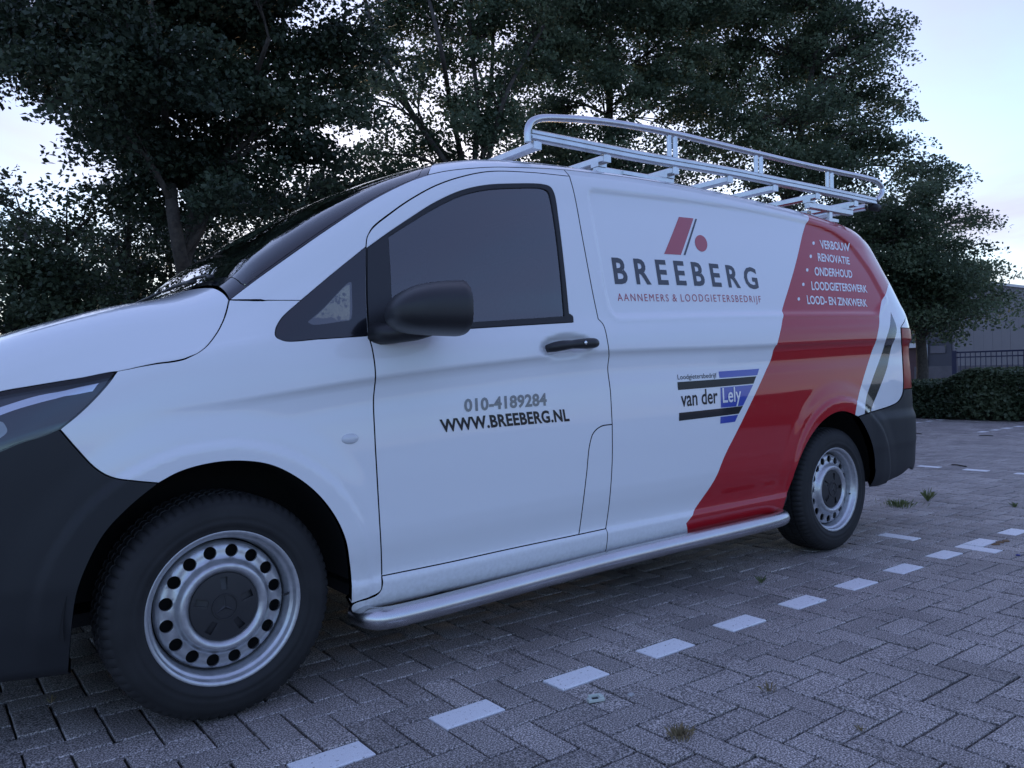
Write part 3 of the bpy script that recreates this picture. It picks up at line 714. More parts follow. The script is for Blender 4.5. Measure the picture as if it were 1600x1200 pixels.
for txt, xa, xb in (('AANNEMERS', 965.3, 1045.2), ('&', 1051.2, 1058.2), ('LOODGIETERSBEDRIJF', 1064.4, 1189.4)):
    yb = lambda x: 470.2+(x-965.3)*.01115
    lettering('company_trade', txt, (xa, yb(xa)), (xb, yb(xb)), (xa-1.6, yb(xa)-11.6), red_ink, cargo, .0, 1.3)
patch('logo_bar', [(1060.6,339), (1083.4,341.3), (1063.8,398.4), (1037.5,396.9)], red_ink, cargo)
patch('logo_line', [(1086.3,341.9), (1088.9,342.2), (1070.8,398.8), (1067.8,398.4)], grey_ink, cargo)
patch('logo_dot', [(1095.3+9.6*math.cos(a)+1.2*math.sin(a), 380.3+13*math.sin(a)+.8*math.cos(a)) for a in np.linspace(0, 2*math.pi, 32, endpoint=False)], red_ink, cargo)
for txt, A, B, Ct, dot in (('VERBOUW',(1282.5,388.3),(1327.2,393),(1280,375.4),(1271,380)), ('RENOVATIE',(1278.4,407.9),(1327.8,413.3),(1276.9,395.8),(1266.6,400.6)),
        ('ONDERHOUD',(1273,430.3),(1331.9,434.2),(1272,417.6),(1261,421.9)), ('LOODGIETERSWERK',(1268.4,452.9),(1355.3,457.1),(1267,440.1),(1255,444.4)),
        ('LOOD- EN ZINKWERK',(1261.6,474.8),(1355.3,479),(1260,462),(1247.8,467.2))):
    lettering('service_line', txt, A, B, Ct, white_ink, cargo, .020, 1.0)
    patch('bullet', [(dot[0]+1.9*math.cos(a), dot[1]+2.7*math.sin(a)) for a in np.linspace(0, 2*math.pi, 14, endpoint=False)], white_ink, cargo)
lettering('phone_number', '010-4189284', (725.5,643), (854.3,632.7), (724.6,624.6), silver_ink, door, .034, 1.04)
lettering('web_address', 'WWW.BREEBERG.NL', (689.8,674.9), (890,657.2), (686.3,656.6), black_ink, door, .034, 1.06)
lettering('partner_trade', 'Loodgietersbedrijf', (1058.8,593), (1119.8,589.8), (1058,585.5), black_ink, cargo, .002)
patch('partner_bar', [(1058.2,597.1), (1181.4,587.9), (1177.1,599.4), (1059.3,609.5)], black_ink, cargo)
patch('partner_bar', [(1060.9,645.2), (1160.8,634.3), (1154.1,646.4), (1060.7,657.7)], black_ink, cargo)
patch('partner_block', [(1122.6,580.5), (1185.9,576.1), (1183.1,586.2), (1123.9,590.6)], blue_ink, cargo)
patch('partner_block', [(1125.4,605.6), (1176.6,601.1), (1160.8,633.7), (1126.2,637.1)], blue_ink, cargo)
patch('partner_block', [(1125.6,651.4), (1153.2,648), (1148.2,659), (1125.2,662)], blue_ink, cargo)
lettering('partner_name', 'van der', (1064.2,635.2), (1121.6,629.5), (1063,611.5), black_ink, cargo, .014)
nm = lettering('partner_name', 'Lely', (1129,629), (1157.8,626.4), (1128,606.6), white_ink, cargo, .014)
for v in nm.data.vertices: v.co.y -= .0012

# ---- small parts: side repeater, handle, mirror
def blob(name, c, n, u, ra, rb, h, mat, parent, m=20, k=6):
    n = n/np.linalg.norm(n); u = u-n*(u@n); u /= np.linalg.norm(u); w = np.cross(n, u); V = []; F = []
    for i in range(k):
        f = math.cos(i/k*math.pi/2); d = math.sin(i/k*math.pi/2)*h
        for j in range(m):
            a = 2*math.pi*j/m; V.append(c+u*ra*f*math.cos(a)+w*rb*f*math.sin(a)+n*d)
    V.append(c+n*h)
    for i in range(k-1):
        for j in range(m): F.append((i*m+j, i*m+(j+1)%m, (i+1)*m+(j+1)%m, (i+1)*m+j))
    F += [((k-1)*m+j, (k-1)*m+(j+1)%m, len(V)-1) for j in range(m)]
    return mesh_obj(name, V, F, mat, parent, True)
p_, n_ = sample(PX(547,685.5)[None]); blob('side_repeater', p_[0], n_[0], np.array([1.0,0,.03]), .030, .017, .008, lamp_clear, wing)
hp = MB(); hpts = []; hr = []
for k, (x_, y_, o_, r_) in enumerate(((851,545,-.010,.015), (853,543,.008,.0195), (861,540.5,.022,.0195), (885,537.5,.030,.0165), (902,536.5,.033,.0190), (914,536,.033,.0210), (920,536,.026,.0195), (922,537,.004,.015))):
    q_, m_ = sample(PX(x_, y_)[None]); hpts.append(np.array([q_[0][0], .004-o_, at_y(x_, y_, .004-o_)[2]])); hr.append(r_)
hc = crspline(hpts, .008); hrad = np.interp(np.linspace(0, 1, len(hc)), np.linspace(0, 1, len(hr)), hr)
hp.tube(hc, list(hrad), 14)
for v in range(len(hp.v)):
    pass
handle = hp.build('door_handle', mirror_plastic, door, smooth=True)
lk = at_y(915, 535.5, -.047); blob('lock_cylinder', np.array([lk[0], -.0490, lk[2]]), np.array([0,-1.0,0]), np.array([1.0,0,0]), .0075, .0075, .002, chrome, door, 14, 3)
def mirror_part(sgn, parent):
    fy = (lambda y: y) if sgn > 0 else (lambda y: 2*YC-y)
    # rings along x: rear opening to rounded nose; each ring a rounded box in y,z
    rings = [(.710,.0,.955), (.718,.0,.985)]+[(.722-.262*t, -.004*t, (1-t**5.5)**(1/2.3)*(1-.12*t)) for t in (.02,.1,.2,.32,.44,.56,.67,.77,.85,.91,.955,.98,.993,.999)]
    V = []; F = []; m = 44; yc_, zc_ = -.150, 1.200
    for x_, dz, s_ in rings:
        for j in range(m):
            a = 2*math.pi*j/m; ca, sa = math.cos(a), math.sin(a)
            ex = 2/3.2
            y = .130*math.copysign(abs(ca)**ex, ca); z = .096*math.copysign(abs(sa)**ex, sa)
            tt = min(1, max(0, (.722-x_)/.262)); z *= (1.03-.38*tt**2.6) if z > 0 else .86
            tap = 1-.22*max(0, -ca)*(1 if sa > 0 else .4)        # outer end is lower at the top
            V.append((x_+.03*(y/.128)*s_-.004, fy(yc_+y*s_+.020*(1-s_)), zc_+dz+z*s_*tap-.012*(1-s_)))
    for i in range(len(rings)-1):
        for j in range(m): F.append((i*m+j, i*m+(j+1)%m, (i+1)*m+(j+1)%m, (i+1)*m+j))
    F.append(tuple((len(rings)-1)*m+j for j in range(m)))
    if sgn < 0: F = [f[::-1] for f in F]
    h = mesh_obj('side_mirror', V, F, mirror_plastic, parent, True)
    g = [V[j] for j in range(m)]
    c = np.mean(g, 0); gv = [tuple((np.array(p)-c)*.96+c) for p in g]
    mesh_obj('mirror_glass', gv, [tuple(range(m))], chrome, h, False)
    am = MB(); am.tube([(.50, fy(.045), 1.133), (.545, fy(-.01), 1.130), (.60, fy(-.07), 1.134), (.63, fy(-.11), 1.145)], [.040,.032,.028,.026], 14); 
    am.build('mirror_arm', mirror_plastic, h, smooth=True)
    # lower shell seam
    sm = MB(); ring = []
    return h
mirror_part(1, van); mirror_part(-1, van)
# ---- side step tubes
for sgn in (1, -1):
    fy = (lambda y: y) if sgn > 0 else (lambda y: 2*YC-y)
    P = crspline([(.437, fy(.08), .218), (.439, fy(.02), .216), (.46, fy(-.018), .215), (.51, fy(-.033), .215), (1.5, fy(-.035), .243), (2.60, fy(-.035), .257), (2.66, fy(-.018), .258), (2.685, fy(.02), .259), (2.687, fy(.08), .259)], .02)
    tm = MB(); tm.tube(P, .036, 24); tb = tm.build('side_step_tube', steel, van, smooth=True); shade_auto(tb, 60)
    for x_ in (.75, 1.55, 2.35):
        bm_ = MB(); bm_.beam((x_, fy(.0), .210), (x_, fy(.35), .226), .05, .010); bm_.build('step_bracket', rubber, tb)

# ---- wheels
def lathe(prof, n, disp=None):
    V = []; F = []; k = len(prof)
    for i in range(n):
        a = 2*math.pi*i/n
        for j, (r_, d) in enumerate(prof):
            rr = r_+(disp(i, j, a) if disp else 0); V.append((rr*math.sin(a), d, rr*math.cos(a)))
    for i in range(n):
        for j in range(k-1): F.append((i*k+j, ((i+1)%n)*k+j, ((i+1)%n)*k+j+1, i*k+j+1))
    return V, F
def make_wheel(cx, outer_y, sgn, ang):
    w = empty('wheel', (cx, outer_y, .330), van)
    o = np.array([cx, outer_y, .330]); rot = np.array(Matrix.Rotation(R(ang), 3, 'Y'))
    def place(V): V = np.asarray(V)@rot.T; V[:,1] *= sgn; return V+o
    def add(name, V, F, mat, parent=w, smooth=True):
        if sgn < 0: F = [f[::-1] for f in F]
        return mesh_obj(name, place(V), F, mat, parent, smooth)
    # tyre: bead, bulging side wall with ribs, notched shoulder, tread with three grooves
    side_ = [(.212,.016), (.216,.004), (.222,-.001), (.228,-.003), (.234,-.0035), (.238,-.007), (.246,-.0095), (.252,-.0095), (.254,-.0085), (.262,-.0100), (.272,-.0100), (.274,-.0092), (.284,-.0085), (.294,-.0055), (.302,-.0015), (.304,.0005), (.310,.0035), (.3165,.0085), (.3225,.0160), (.3265,.0250)]
    tread = [(.3285,.034)]
    for g in (.055, .10, .145): tread += [(.3300,g-.006), (.3230,g-.004), (.3230,g+.004), (.3300,g+.006)]
    other = [(r_, .206-d) for r_, d in reversed(side_)]
    prof = side_+tread+[(.3285,.172)]+other
    na = 288; nside = len(side_)
    def td(i, j, a):
        r_, d = prof[j]
        if r_ > .304 and (i % 4) == 0: return -.0055*min(1, (r_-.304)/.012)
        return 0
    V, F = lathe(prof, na, td); ty = add('tyre', V, F, tyre_mat); shade_auto(ty, 40)
    # rim barrel
    rp = [(.2135,.004), (.2225,-.004), (.2240,-.002), (.2240,.001), (.2205,.0025), (.2165,.0035), (.2135,.008), (.2105,.018), (.2075,.022), (.2030,.0235), (.2000,.027), (.1985,.036), (.1970,.043), (.1945,.050), (.1925,.070), (.1925,.17), (.2,.19), (.215,.19)]
    V, F = lathe(rp, 96); add('rim', V, [f[::-1] for f in F], silver)
    # pressed disc with sixteen round holes
    dprof = [(.085,.036), (.094,.033), (.099,.024), (.106,.0145), (.114,.0100), (.121,.0105), (.128,.0165), (.1335,.0270), (.1385,.0345), (.146,.0375), (.170,.0390), (.1780,.0405), (.1835,.046), (.1885,.064)]
    dr = np.array(dprof)
    pts = []; edges = []; hl_ = []
    def ring(c, r_, n):
        b = len(pts); P = [np.array([c[0]+r_*math.cos(2*math.pi*k/n), c[1]+r_*math.sin(2*math.pi*k/n)]) for k in range(n)]
        pts.extend(P); edges.extend([(b+k, b+(k+1)%n) for k in range(n)]); return np.array(P)
    OUT = ring((0,0), .1885, 96); INN = ring((0,0), .085, 64)
    for k in range(16):
        a = 2*math.pi*(k+.5)/16; hl_.append(ring((.1600*math.cos(a), .1600*math.sin(a)), .0188, 20))
    for r_ in (.094,.099,.103,.107,.111,.115,.119,.123,.127,.131,.135,.139,.1815,.1835,.186):
        n = 96
        for k in range(n): a = 2*math.pi*(k+.5*(int(r_*1e4) % 2))/n; pts.append(np.array([r_*math.cos(a), r_*math.sin(a)]))
    vo, eo, fo, *_ = delaunay_2d_cdt([Vector(p) for p in pts], edges, [], 0, 1e-6)
    V2 = np.array([(v.x, v.y) for v in vo]); Fo = np.array([f for f in fo if len(f) == 3]); C = V2[Fo].mean(1); rc = np.hypot(C[:,0], C[:,1])
    keep = (rc > .0845) & (rc < .1886)
    for h in hl_: keep &= ~inside(C, h)
    Fo = Fo[keep]; rv = np.hypot(V2[:,0], V2[:,1]); dv = pchip(dr[:,0], dr[:,1], rv)
    V = [(p[0], d, p[1]) for p, d in zip(V2, dv)]; F = [tuple(f) for f in Fo]
    for h in hl_:                                            # hole edges have depth
        b = len(V); n = len(h); c = h.mean(0); cr_ = np.hypot(*c)
        for e, extra in ((0,0), (1,.006)):
            for p in h:
                pp = c+(p-c)*(1-.04*e); V.append((p[0] if not e else pp[0], float(pchip(dr[:,0], dr[:,1], np.array([np.hypot(*p)]))[0])+extra, p[1] if not e else pp[1]))
        F += [(b+k, b+(k+1)%n, b+n+(k+1)%n, b+n+k) for k in range(n)]
    dk = add('wheel_disc', V, F, silver); shade_auto(dk, 50)
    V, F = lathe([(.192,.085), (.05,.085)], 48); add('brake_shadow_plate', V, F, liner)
    # hub cap: shallow dome with five slots
    cp = [(.0990,.030), (.0985,.021), (.0965,.0185), (.085,.0165), (.060,.0150), (.044,.0145), (.0425,.0165), (.0410,.0145), (.0001,.0140)]
    cpts = []; ced = []
    def loop2(P): b = len(cpts); cpts.extend(P); n = len(P); ced.extend([(b+k, b+(k+1)%n) for k in range(n)]); return np.array(P)
    rim_ = loop2([np.array([.0965*math.cos(2*math.pi*k/64), .0965*math.sin(2*math.pi*k/64)]) for k in range(64)])
    slots = []
    for k in range(5):
        a = math.pi/2+2*math.pi*k/5; u = np.array([math.cos(a), math.sin(a)]); v = np.array([-u[1], u[0]])
        slots.append((loop2([u*.050+v*.0085, u*.050-v*.0085, u*.086-v*.0105, u*.086+v*.0105]), u))
    for r_ in (.02,.035,.045,.06,.075,.088):
        for k in range(40): cpts.append(np.array([r_*math.cos(2*math.pi*k/40), r_*math.sin(2*math.pi*k/40)]))
    vo, eo, fo, *_ = delaunay_2d_cdt([Vector(p) for p in cpts], ced, [], 0, 1e-6)
    V2 = np.array([(v.x, v.y) for v in vo]); Fo = np.array([f for f in fo if len(f) == 3]); C = V2[Fo].mean(1); keep = np.hypot(C[:,0], C[:,1]) < .0966
    for s_, u in slots: keep &= ~inside(C, s_)
    fd = lambda r_: .0140+.0045*(r_/.0965)**2
    V = [(p[0], fd(np.hypot(*p)), p[1]) for p in V2]; F = [tuple(f) for f in Fo[keep]]
    for s_, u in slots:
        b = len(V)
        for e in (0, 1):
            for j, p in enumerate(s_): V.append((p[0], fd(np.hypot(*p))+(.0 if e == 0 else (.010 if j in (2,3) else .003)), p[1]))
        F += [(b+k, b+(k+1)%4, b+4+(k+1)%4, b+4+k) for k in range(4)]+[(b+4, b+5, b+6, b+7)]
    b = len(V); n = 64
    for r_, d in ((.0965, fd(.0965)), (.0985,.0205), (.0990,.034)):
        for k in range(n): a = 2*math.pi*k/n; V.append((r_*math.cos(a), d, r_*math.sin(a)))
    F += [(b+i*n+k, b+i*n+(k+1)%n, b+(i+1)*n+(k+1)%n, b+(i+1)*n+k) for i in range(2) for k in range(n)]
    cpo = add('hub_cap', V, F, cap_mat); shade_auto(cpo, 30)
    # three-pointed star in a ring, raised
    V = []; F = []; n = 48
    for r_, d in ((.0335,.0145), (.0345,.0118), (.0375,.0118), (.0385,.0148)):
        for k in range(n): a = 2*math.pi*k/n; V.append((r_*math.cos(a), d, r_*math.sin(a)))
    F = [(i*n+k, i*n+(k+1)%n, (i+1)*n+(k+1)%n, (i+1)*n+k) for i in range(3) for k in range(n)]
    b = len(V); V.append((0, .0100, 0))
    for k in range(3):
        a = math.pi/2+2*math.pi*k/3; V.append((.0345*math.cos(a), .0128, .0345*math.sin(a)))
        a2 = a+math.pi/3; V.append((.0058*math.cos(a2), .0142, .0058*math.sin(a2)))
    for k in range(3):
        F += [(b, b+1+2*k, b+2+2*k), (b, b+2+2*k, b+1+(2*k+2)%6)]
    add('hub_emblem', V, F, cap_mat, w, False)
    vs = MB(); vs.tube([(.196,.03,0), (.186,.022,.0), (.172,.012,.0)], [.0045,.004,.0035], 8); add('valve', vs.v, vs.f, rubber)
    bw_ = MB(); 
    for a in np.linspace(R(25), R(45), 5): pass
    return w
make_wheel(0, .034, 1, 0); make_wheel(WB, .034, 1, 14)
make_wheel(0, 2*YC-.034, -1, 0); make_wheel(WB, 2*YC-.034, -1, 30)

# ---- roof rack
YR = .235; YF = 2*YC-YR
rack = empty('roof_rack', (2.7, YC, 1.86), van)
def RP(x, y, yy=YR): return at_y(x, y, yy)
low = crspline([RP(828,211), RP(900,225), RP(985,242), RP(1050,253.5), RP(1140,269), RP(1230,287), RP(1310,303), RP(1366,315)], .05)
ztop_low = lambda x: np.interp(x, low[:,0], low[:,2])
upp = crspline([RP(825,222), RP(824.5,203), RP(829,192), RP(842,185.5), RP(880,185), RP(950,191), RP(1050,208.5), RP(1120,225), RP(1187,241), RP(1250,256), RP(1310,269), RP(1352,278), RP(1370,284), RP(1378,294), RP(1377,304), RP(1369,313)], .02)
def mirY(P): P = np.array(P); P[:,1] = 2*YC-P[:,1]; return P
def railmesh(P, name, w, h):
    m = MB()
    for i in range(len(P)-1): pass
    n = 12; prof = [(-w/2,-h/2+.006), (-w/2+.006,-h/2), (w/2-.006,-h/2), (w/2,-h/2+.006), (w/2,-.005), (w/2-.007,-.004), (w/2-.007,.004), (w/2,.005), (w/2,h/2-.006), (w/2-.006,h/2), (-w/2+.006,h/2), (-w/2,h/2-.006), (-w/2,.005), (-w/2+.007,.004), (-w/2+.007,-.004), (-w/2,-.005)]
    n = len(prof); V = []
    for i, p in enumerate(P):
        d = P[min(i+1, len(P)-1)]-P[max(i-1, 0)]; d = d/np.linalg.norm(d); sd_ = np.array([0,1.0,0]); u = np.cross(d, sd_)*-1
        u = u if u[2] > 0 else -u
        V += [p+sd_*a+u*b for a, b in prof]
    F = [(i*n+j, i*n+(j+1)%n, (i+1)*n+(j+1)%n, (i+1)*n+j) for i in range(len(P)-1) for j in range(n)]+[tuple(range(n)), tuple(range(len(V)-1, len(V)-n-1, -1))]
    m.add(V, F); o = m.build(name, alu, rack); bm = bmesh.new(); bm.from_mesh(o.data); bmesh.ops.recalc_face_normals(bm, faces=bm.faces); bm.to_mesh(o.data); bm.free()
    return shade_auto(o, 30)
for P in (low, mirY(low)): railmesh(P, 'lower_rail', .036, .044)
def hoop(P):
    m = MB(); m.tube(P, .0155, 14); o = m.build('upper_rail', alu, rack, smooth=True); return shade_auto(o, 50)
hoop(upp); hoop(mirY(upp))
for xa in ((1045.5,228), (1055,230), (1181,256), (1189,258), (1292.5,279), (1299.5,280.5)):
    p = RP(*xa); zt_ = np.interp(p[0], upp[6:-20,0], upp[6:-20,2]); zl_ = ztop_low(p[0])
    for y in (YR, YF):
        m = MB(); m.beam((p[0], y, zl_+.018), (p[0], y, zt_-.010), .016, .022, up=(1,0,0), bev=.003); shade_auto(m.build('post', alu, rack), 30)
bars = [RP(*q)[0] for q in ((836,219), (945,240), (1052,260), (1137,273), (1208,286), (1274,299), (1334,310), (1361,316))]
for k, x_ in enumerate(bars):
    z_ = ztop_low(x_)-.042; m = MB()
    if k == 7:
        m.tube([(x_, YR+.03, z_+.01), (x_, YF-.03, z_+.01)], .022, 16); shade_auto(m.build('roller', alu, rack, smooth=True), 50); continue
    m.beam((x_, YR-.012, z_), (x_, YF+.012, z_), .042, .032, bev=.006); m.beam((x_, YR-.013, z_+.0165), (x_, YF+.013, z_+.0165), .012, .004)
    shade_auto(m.build('cross_bar', alu, rack), 30)
    for y in (YR-.013, YF+.013):
        m = MB(); m.box((x_, y+(-.002 if y < 1 else .002), z_), (.0205, .002, .0155)); m.build('end_cap', alu, rack)
def roof_z(x, y):
    i = int(np.interp(x, Xg, np.arange(NQ))); k = int(np.argmin(np.abs(HY2[i, NS//2:]-y)))+NS//2; return HZ2[i, k]
for (b0, b1), foot in (((1, 2), 'plate'), ((5, 6), 'post')):
    for sg in (1, -1):
        fy = (lambda y: y) if sg > 0 else (lambda y: 2*YC-y)
        x0, x1 = bars[b0]-.02, bars[b1]+.03; za_, zb_ = ztop_low(x0)-.085, ztop_low(x1)-.085; y = .275
        m = MB(); m.beam((x0, fy(y), za_), (x1, fy(y), zb_), .034, .034, bev=.004)
        for xx, zz in ((bars[b0], za_), (bars[b1], zb_)): m.box((xx, fy(y), zz+.024), (.026, .024, .010))
        xm = (x0+x1)/2; zr = roof_z(xm, y); zm = (za_+zb_)/2-.017
        if foot == 'plate':
            V = [(xm-.13, fy(y)-.004, zm), (xm+.13, fy(y)-.004, zm), (xm+.035, fy(y)-.004, zr+.012), (xm-.035, fy(y)-.004, zr+.012)]; V += [(a, b+.008, c) for a, b, c in V]
            m.add(V, [(0,1,2,3), (7,6,5,4), (0,4,5,1), (1,5,6,2), (2,6,7,3), (3,7,4,0)]); m.box((xm, fy(y), zr+.006), (.10, .025, .008))
        else:
            m.beam((xm, fy(y), zm), (xm, fy(y), zr), .018, .03, up=(1,0,0)); m.box((xm, fy(y), zr+.008), (.05, .028, .009)); m.tube([(xm-.22, fy(y+.1), zm-.01), (xm-.02, fy(y+.1), zm-.01)], .014, 10)
            m.box((xm-.1, fy(y+.1), zm-.02), (.02, .03, .03))
        shade_auto(m.build('roof_foot', alu, rack), 30)
for x_, (y_) in ((1366, 317),):
    for y in (YR, YF):
        e = low[-1]; m = MB(); m.tube([(e[0]-.03, y, e[2]-.035), (e[0]+.04, y, e[2]-.035)], .024, 12); m.build('rail_stop', rubber, rack, smooth=True)
# ------------------------------------------------------------------ ground: sand bed, herringbone pavers, painted bays
def stone_mat(name, base, spread, grain=210.0, paint=None):
    m = bpy.data.materials.new(name); m.use_nodes = True; nt = m.node_tree; b = nt.nodes['Principled BSDF']; L = nt.links.new
    g = nt.nodes.new('ShaderNodeNewGeometry')
    def noise(scale, detail, rough=.5):
        n = nt.nodes.new('ShaderNodeTexNoise'); n.inputs['Scale'].default_value = scale; n.inputs['Detail'].default_value = detail; n.inputs['Roughness'].default_value = rough; L(g.outputs['Position'], n.inputs['Vector']); return n
    n1 = noise(grain, 2.5, .6); r1 = nt.nodes.new('ShaderNodeValToRGB'); e = r1.color_ramp.elements
    e[0].position = .38; e[0].color = (*[c*.22 for c in base], 1); e[1].position = .64; e[1].color = (*[min(1, c*2.7) for c in base], 1)
    k = e.new(.5); k.color = (*[c*.92 for c in base], 1); L(n1.outputs['Fac'], r1.inputs[0])
    n2 = noise(2.2, 5); r2 = nt.nodes.new('ShaderNodeMapRange'); r2.inputs[1].default_value = .3; r2.inputs[2].default_value = .7; r2.inputs[3].default_value = 1-spread; r2.inputs[4].default_value = 1+spread; L(n2.outputs['Fac'], r2.inputs[0])
    oi = nt.nodes.new('ShaderNodeObjectInfo'); at = nt.nodes.new('ShaderNodeAttribute'); at.attribute_name = 'tone'
    ad = nt.nodes.new('ShaderNodeMath'); ad.operation = 'ADD'; L(r2.outputs[0], ad.inputs[0]); L(at.outputs['Fac'], ad.inputs[1])
    mx = nt.nodes.new('ShaderNodeVectorMath'); mx.operation = 'SCALE'; L(r1.outputs[0], mx.inputs[0]); L(ad.outputs[0], mx.inputs['Scale'])
    out = mx.outputs[0]
    if paint:
        n3 = noise(70, 4, .7); r3 = nt.nodes.new('ShaderNodeValToRGB'); r3.color_ramp.elements[0].position = .33; r3.color_ramp.elements[1].position = .40; L(n3.outputs['Fac'], r3.inputs[0])
        n4 = noise(400, 2); r4 = nt.nodes.new('ShaderNodeMapRange'); r4.inputs[1].default_value = .3; r4.inputs[2].default_value = .7; r4.inputs[3].default_value = .82; r4.inputs[4].default_value = 1.08; L(n4.outputs['Fac'], r4.inputs[0])
        pv = nt.nodes.new('ShaderNodeVectorMath'); pv.operation = 'SCALE'; pv.inputs[0].default_value = paint; L(r4.outputs[0], pv.inputs['Scale'])
        m3 = nt.nodes.new('ShaderNodeMix'); m3.data_type = 'RGBA'; L(r3.outputs[0], m3.inputs[0]); L(out, m3.inputs[6]); L(pv.outputs[0], m3.inputs[7]); out = m3.outputs[2]
    L(out, b.inputs['Base Color']); b.inputs['Roughness'].default_value = .62; b.inputs['Specular IOR Level'].default_value = .55
    n5 = noise(grain*.8, 3, .6); bp = nt.nodes.new('ShaderNodeBump'); bp.inputs['Strength'].default_value = .55; bp.inputs['Distance'].default_value = .0022; L(n5.outputs['Fac'], bp.inputs['Height']); L(bp.outputs[0], b.inputs['Normal'])
    return m
PAVE = (.240,.216,.200)
paver_mat = stone_mat('paver_concrete', PAVE, .24)
far_mat = stone_mat('far_paving', (.27,.24,.22), .20, 90.0)
paint_mat = stone_mat('painted_paver', PAVE, .1, paint=(.86,.86,.86))
sand_mat = material('joint_sand', (.030,.030,.020), .95, vary=(5, .6, 8), bump=(150, .5, .004))

gm = bpy.data.meshes.new('ground'); gm.from_pydata([(-400,-400,-.02), (400,-400,-.02), (400,400,-.02), (-400,400,-.02)], [], [(0,1,2,3)]); gm.materials.append(far_mat)
ground = finish(bpy.data.objects.new('ground', gm), kind='structure')
CELL, POX, POY, PYAW = .106374, .02657, -.42941, -.001027
def cell(i, j):
    a, b = i*CELL, j*CELL; c, s = math.cos(PYAW), math.sin(PYAW); return np.array([POX+a*c-b*s, POY+a*s+b*c])
I0, I1, J0, J1 = -36, 172, -26, 66
sm_ = bpy.data.meshes.new('parking_lot')
cs = [cell(I0, J0), cell(I1, J0), cell(I1, J1), cell(I0, J1)]
sm_.from_pydata([(*c, -.011) for c in cs], [], [(0,1,2,3)]); sm_.materials.append(sand_mat)
lot = finish(bpy.data.objects.new('parking_lot', sm_), kind='structure')
def stone_mesh(name, mat, hl, hw):
    ch = .0045; V = []; rings = [(0, -.03), (0, -ch*.8), (ch*.4, -ch*.18), (ch, 0)]
    for ins, z in rings:
        for sx, sy in ((-1,-1), (1,-1), (1,1), (-1,1)): V.append((sx*(hl-ins), sy*(hw-ins), z))
    F = [(k*4+i, k*4+(i+1)%4, (k+1)*4+(i+1)%4, (k+1)*4+i) for k in range(3) for i in range(4)]+[(12,13,14,15)]
    me = bpy.data.meshes.new(name); me.from_pydata(V, [], F); me.materials.append(mat); me.update(); return me, np.array(V), np.array(F)
GAP = .0068
pm, PV, PF = stone_mesh('paver', paver_mat, CELL-GAP/2-.0004, CELL/2-GAP/2-.0004)
variants = []
for k in range(6):
    me = pm.copy(); at_ = me.attributes.new('tone', 'FLOAT', 'POINT'); at_.data.foreach_set('value', np.full(len(PV), [-.16,-.08,-.02,.05,.1,.18][k], np.float32)); variants.append(me)
wm_, _, _ = stone_mesh('paver', paint_mat, CELL-GAP/2-.0004, CELL/2-GAP/2-.0004)
stones = []
for j in range(J0, J1):
    for i in range(I0, I1):
        k = (i+j) % 4
        if k == 0: stones.append((i, j, 0))
        elif k == 2: stones.append((i, j, 1))
painted = set((4*k, 0, 0) for k in range(-3, 16))
painted |= {(35, j, 1) for j in (-5, -1, 3)}
painted |= {(66, j, 1) for j in range(-24, 24, 4)}
painted |= {(i, 29, 0) for i in range(107, 172, 4)}|{(i, 44, 0) for i in range(96, 172, 4)}
S = np.array(stones); cen = np.array([cell(i+(1 if o == 0 else .5), j+(.5 if o == 0 else 1)) for i, j, o in stones])
pr = project(np.column_stack([cen, np.zeros(len(cen))]))
vis = (pr[:,2] > .4) & (pr[:,0] > -30) & (pr[:,0] < 1630) & (pr[:,1] < 1225) & (pr[:,1] > 560)
hide = (cen[:,0] > -.45) & (cen[:,0] < 4.1) & (cen[:,1] > .25) & (cen[:,1] < 1.9)
size = np.where(vis & ~hide, FPX**2/np.maximum(pr[:,2], .2)**2*(np.maximum(pr[:,1]-575, 1)), 0)
order = np.argsort(-size)
singles = set(order[:280].tolist())|{n for n, s_ in enumerate(stones) if s_ in painted and vis[n]}
jit = rng.normal(0, 1, (len(stones), 5)); tone = rng.normal(0, .10, len(stones))
BV = []; BF = []; BT = []; nb = 0
for n, (i, j, o) in enumerate(stones):
    yaw = PYAW+(math.pi/2 if o else 0)+jit[n,0]*.006; x, y = cen[n]+jit[n,1:3]*.0009; z = jit[n,3]*.0009
    if n in singles:
        isp = (i, j, o) in painted
        ob = bpy.data.objects.new('white_paver' if isp else 'paver', wm_ if isp else variants[int(np.clip((tone[n]+.2)/.4*6, 0, 5))])
        ob.location = (x, y, z); ob.rotation_euler = (jit[n,4]*.004, jit[n,0]*.004, yaw); COL.objects.link(ob); ob.parent = lot
    else:
        c, s = math.cos(yaw), math.sin(yaw); V = PV.copy(); V[:,0], V[:,1] = PV[:,0]*c-PV[:,1]*s+x, PV[:,0]*s+PV[:,1]*c+y; V[:,2] += z+V[:,0]*0
        BV.append(V); BF.append(PF[:]+nb if PF.ndim == 2 else PF); BT.append(np.full(len(V), tone[n])); nb += len(V)
me = fast_mesh('paver_field', np.vstack(BV), np.vstack(BF), paver_mat)
at_ = me.attributes.new('tone', 'FLOAT', 'POINT'); at_.data.foreach_set('value', np.concatenate(BT).astype(np.float32))
pfld = bpy.data.objects.new('paver_field', me); COL.objects.link(pfld); pfld.parent = lot; pfld['kind'] = 'stuff'

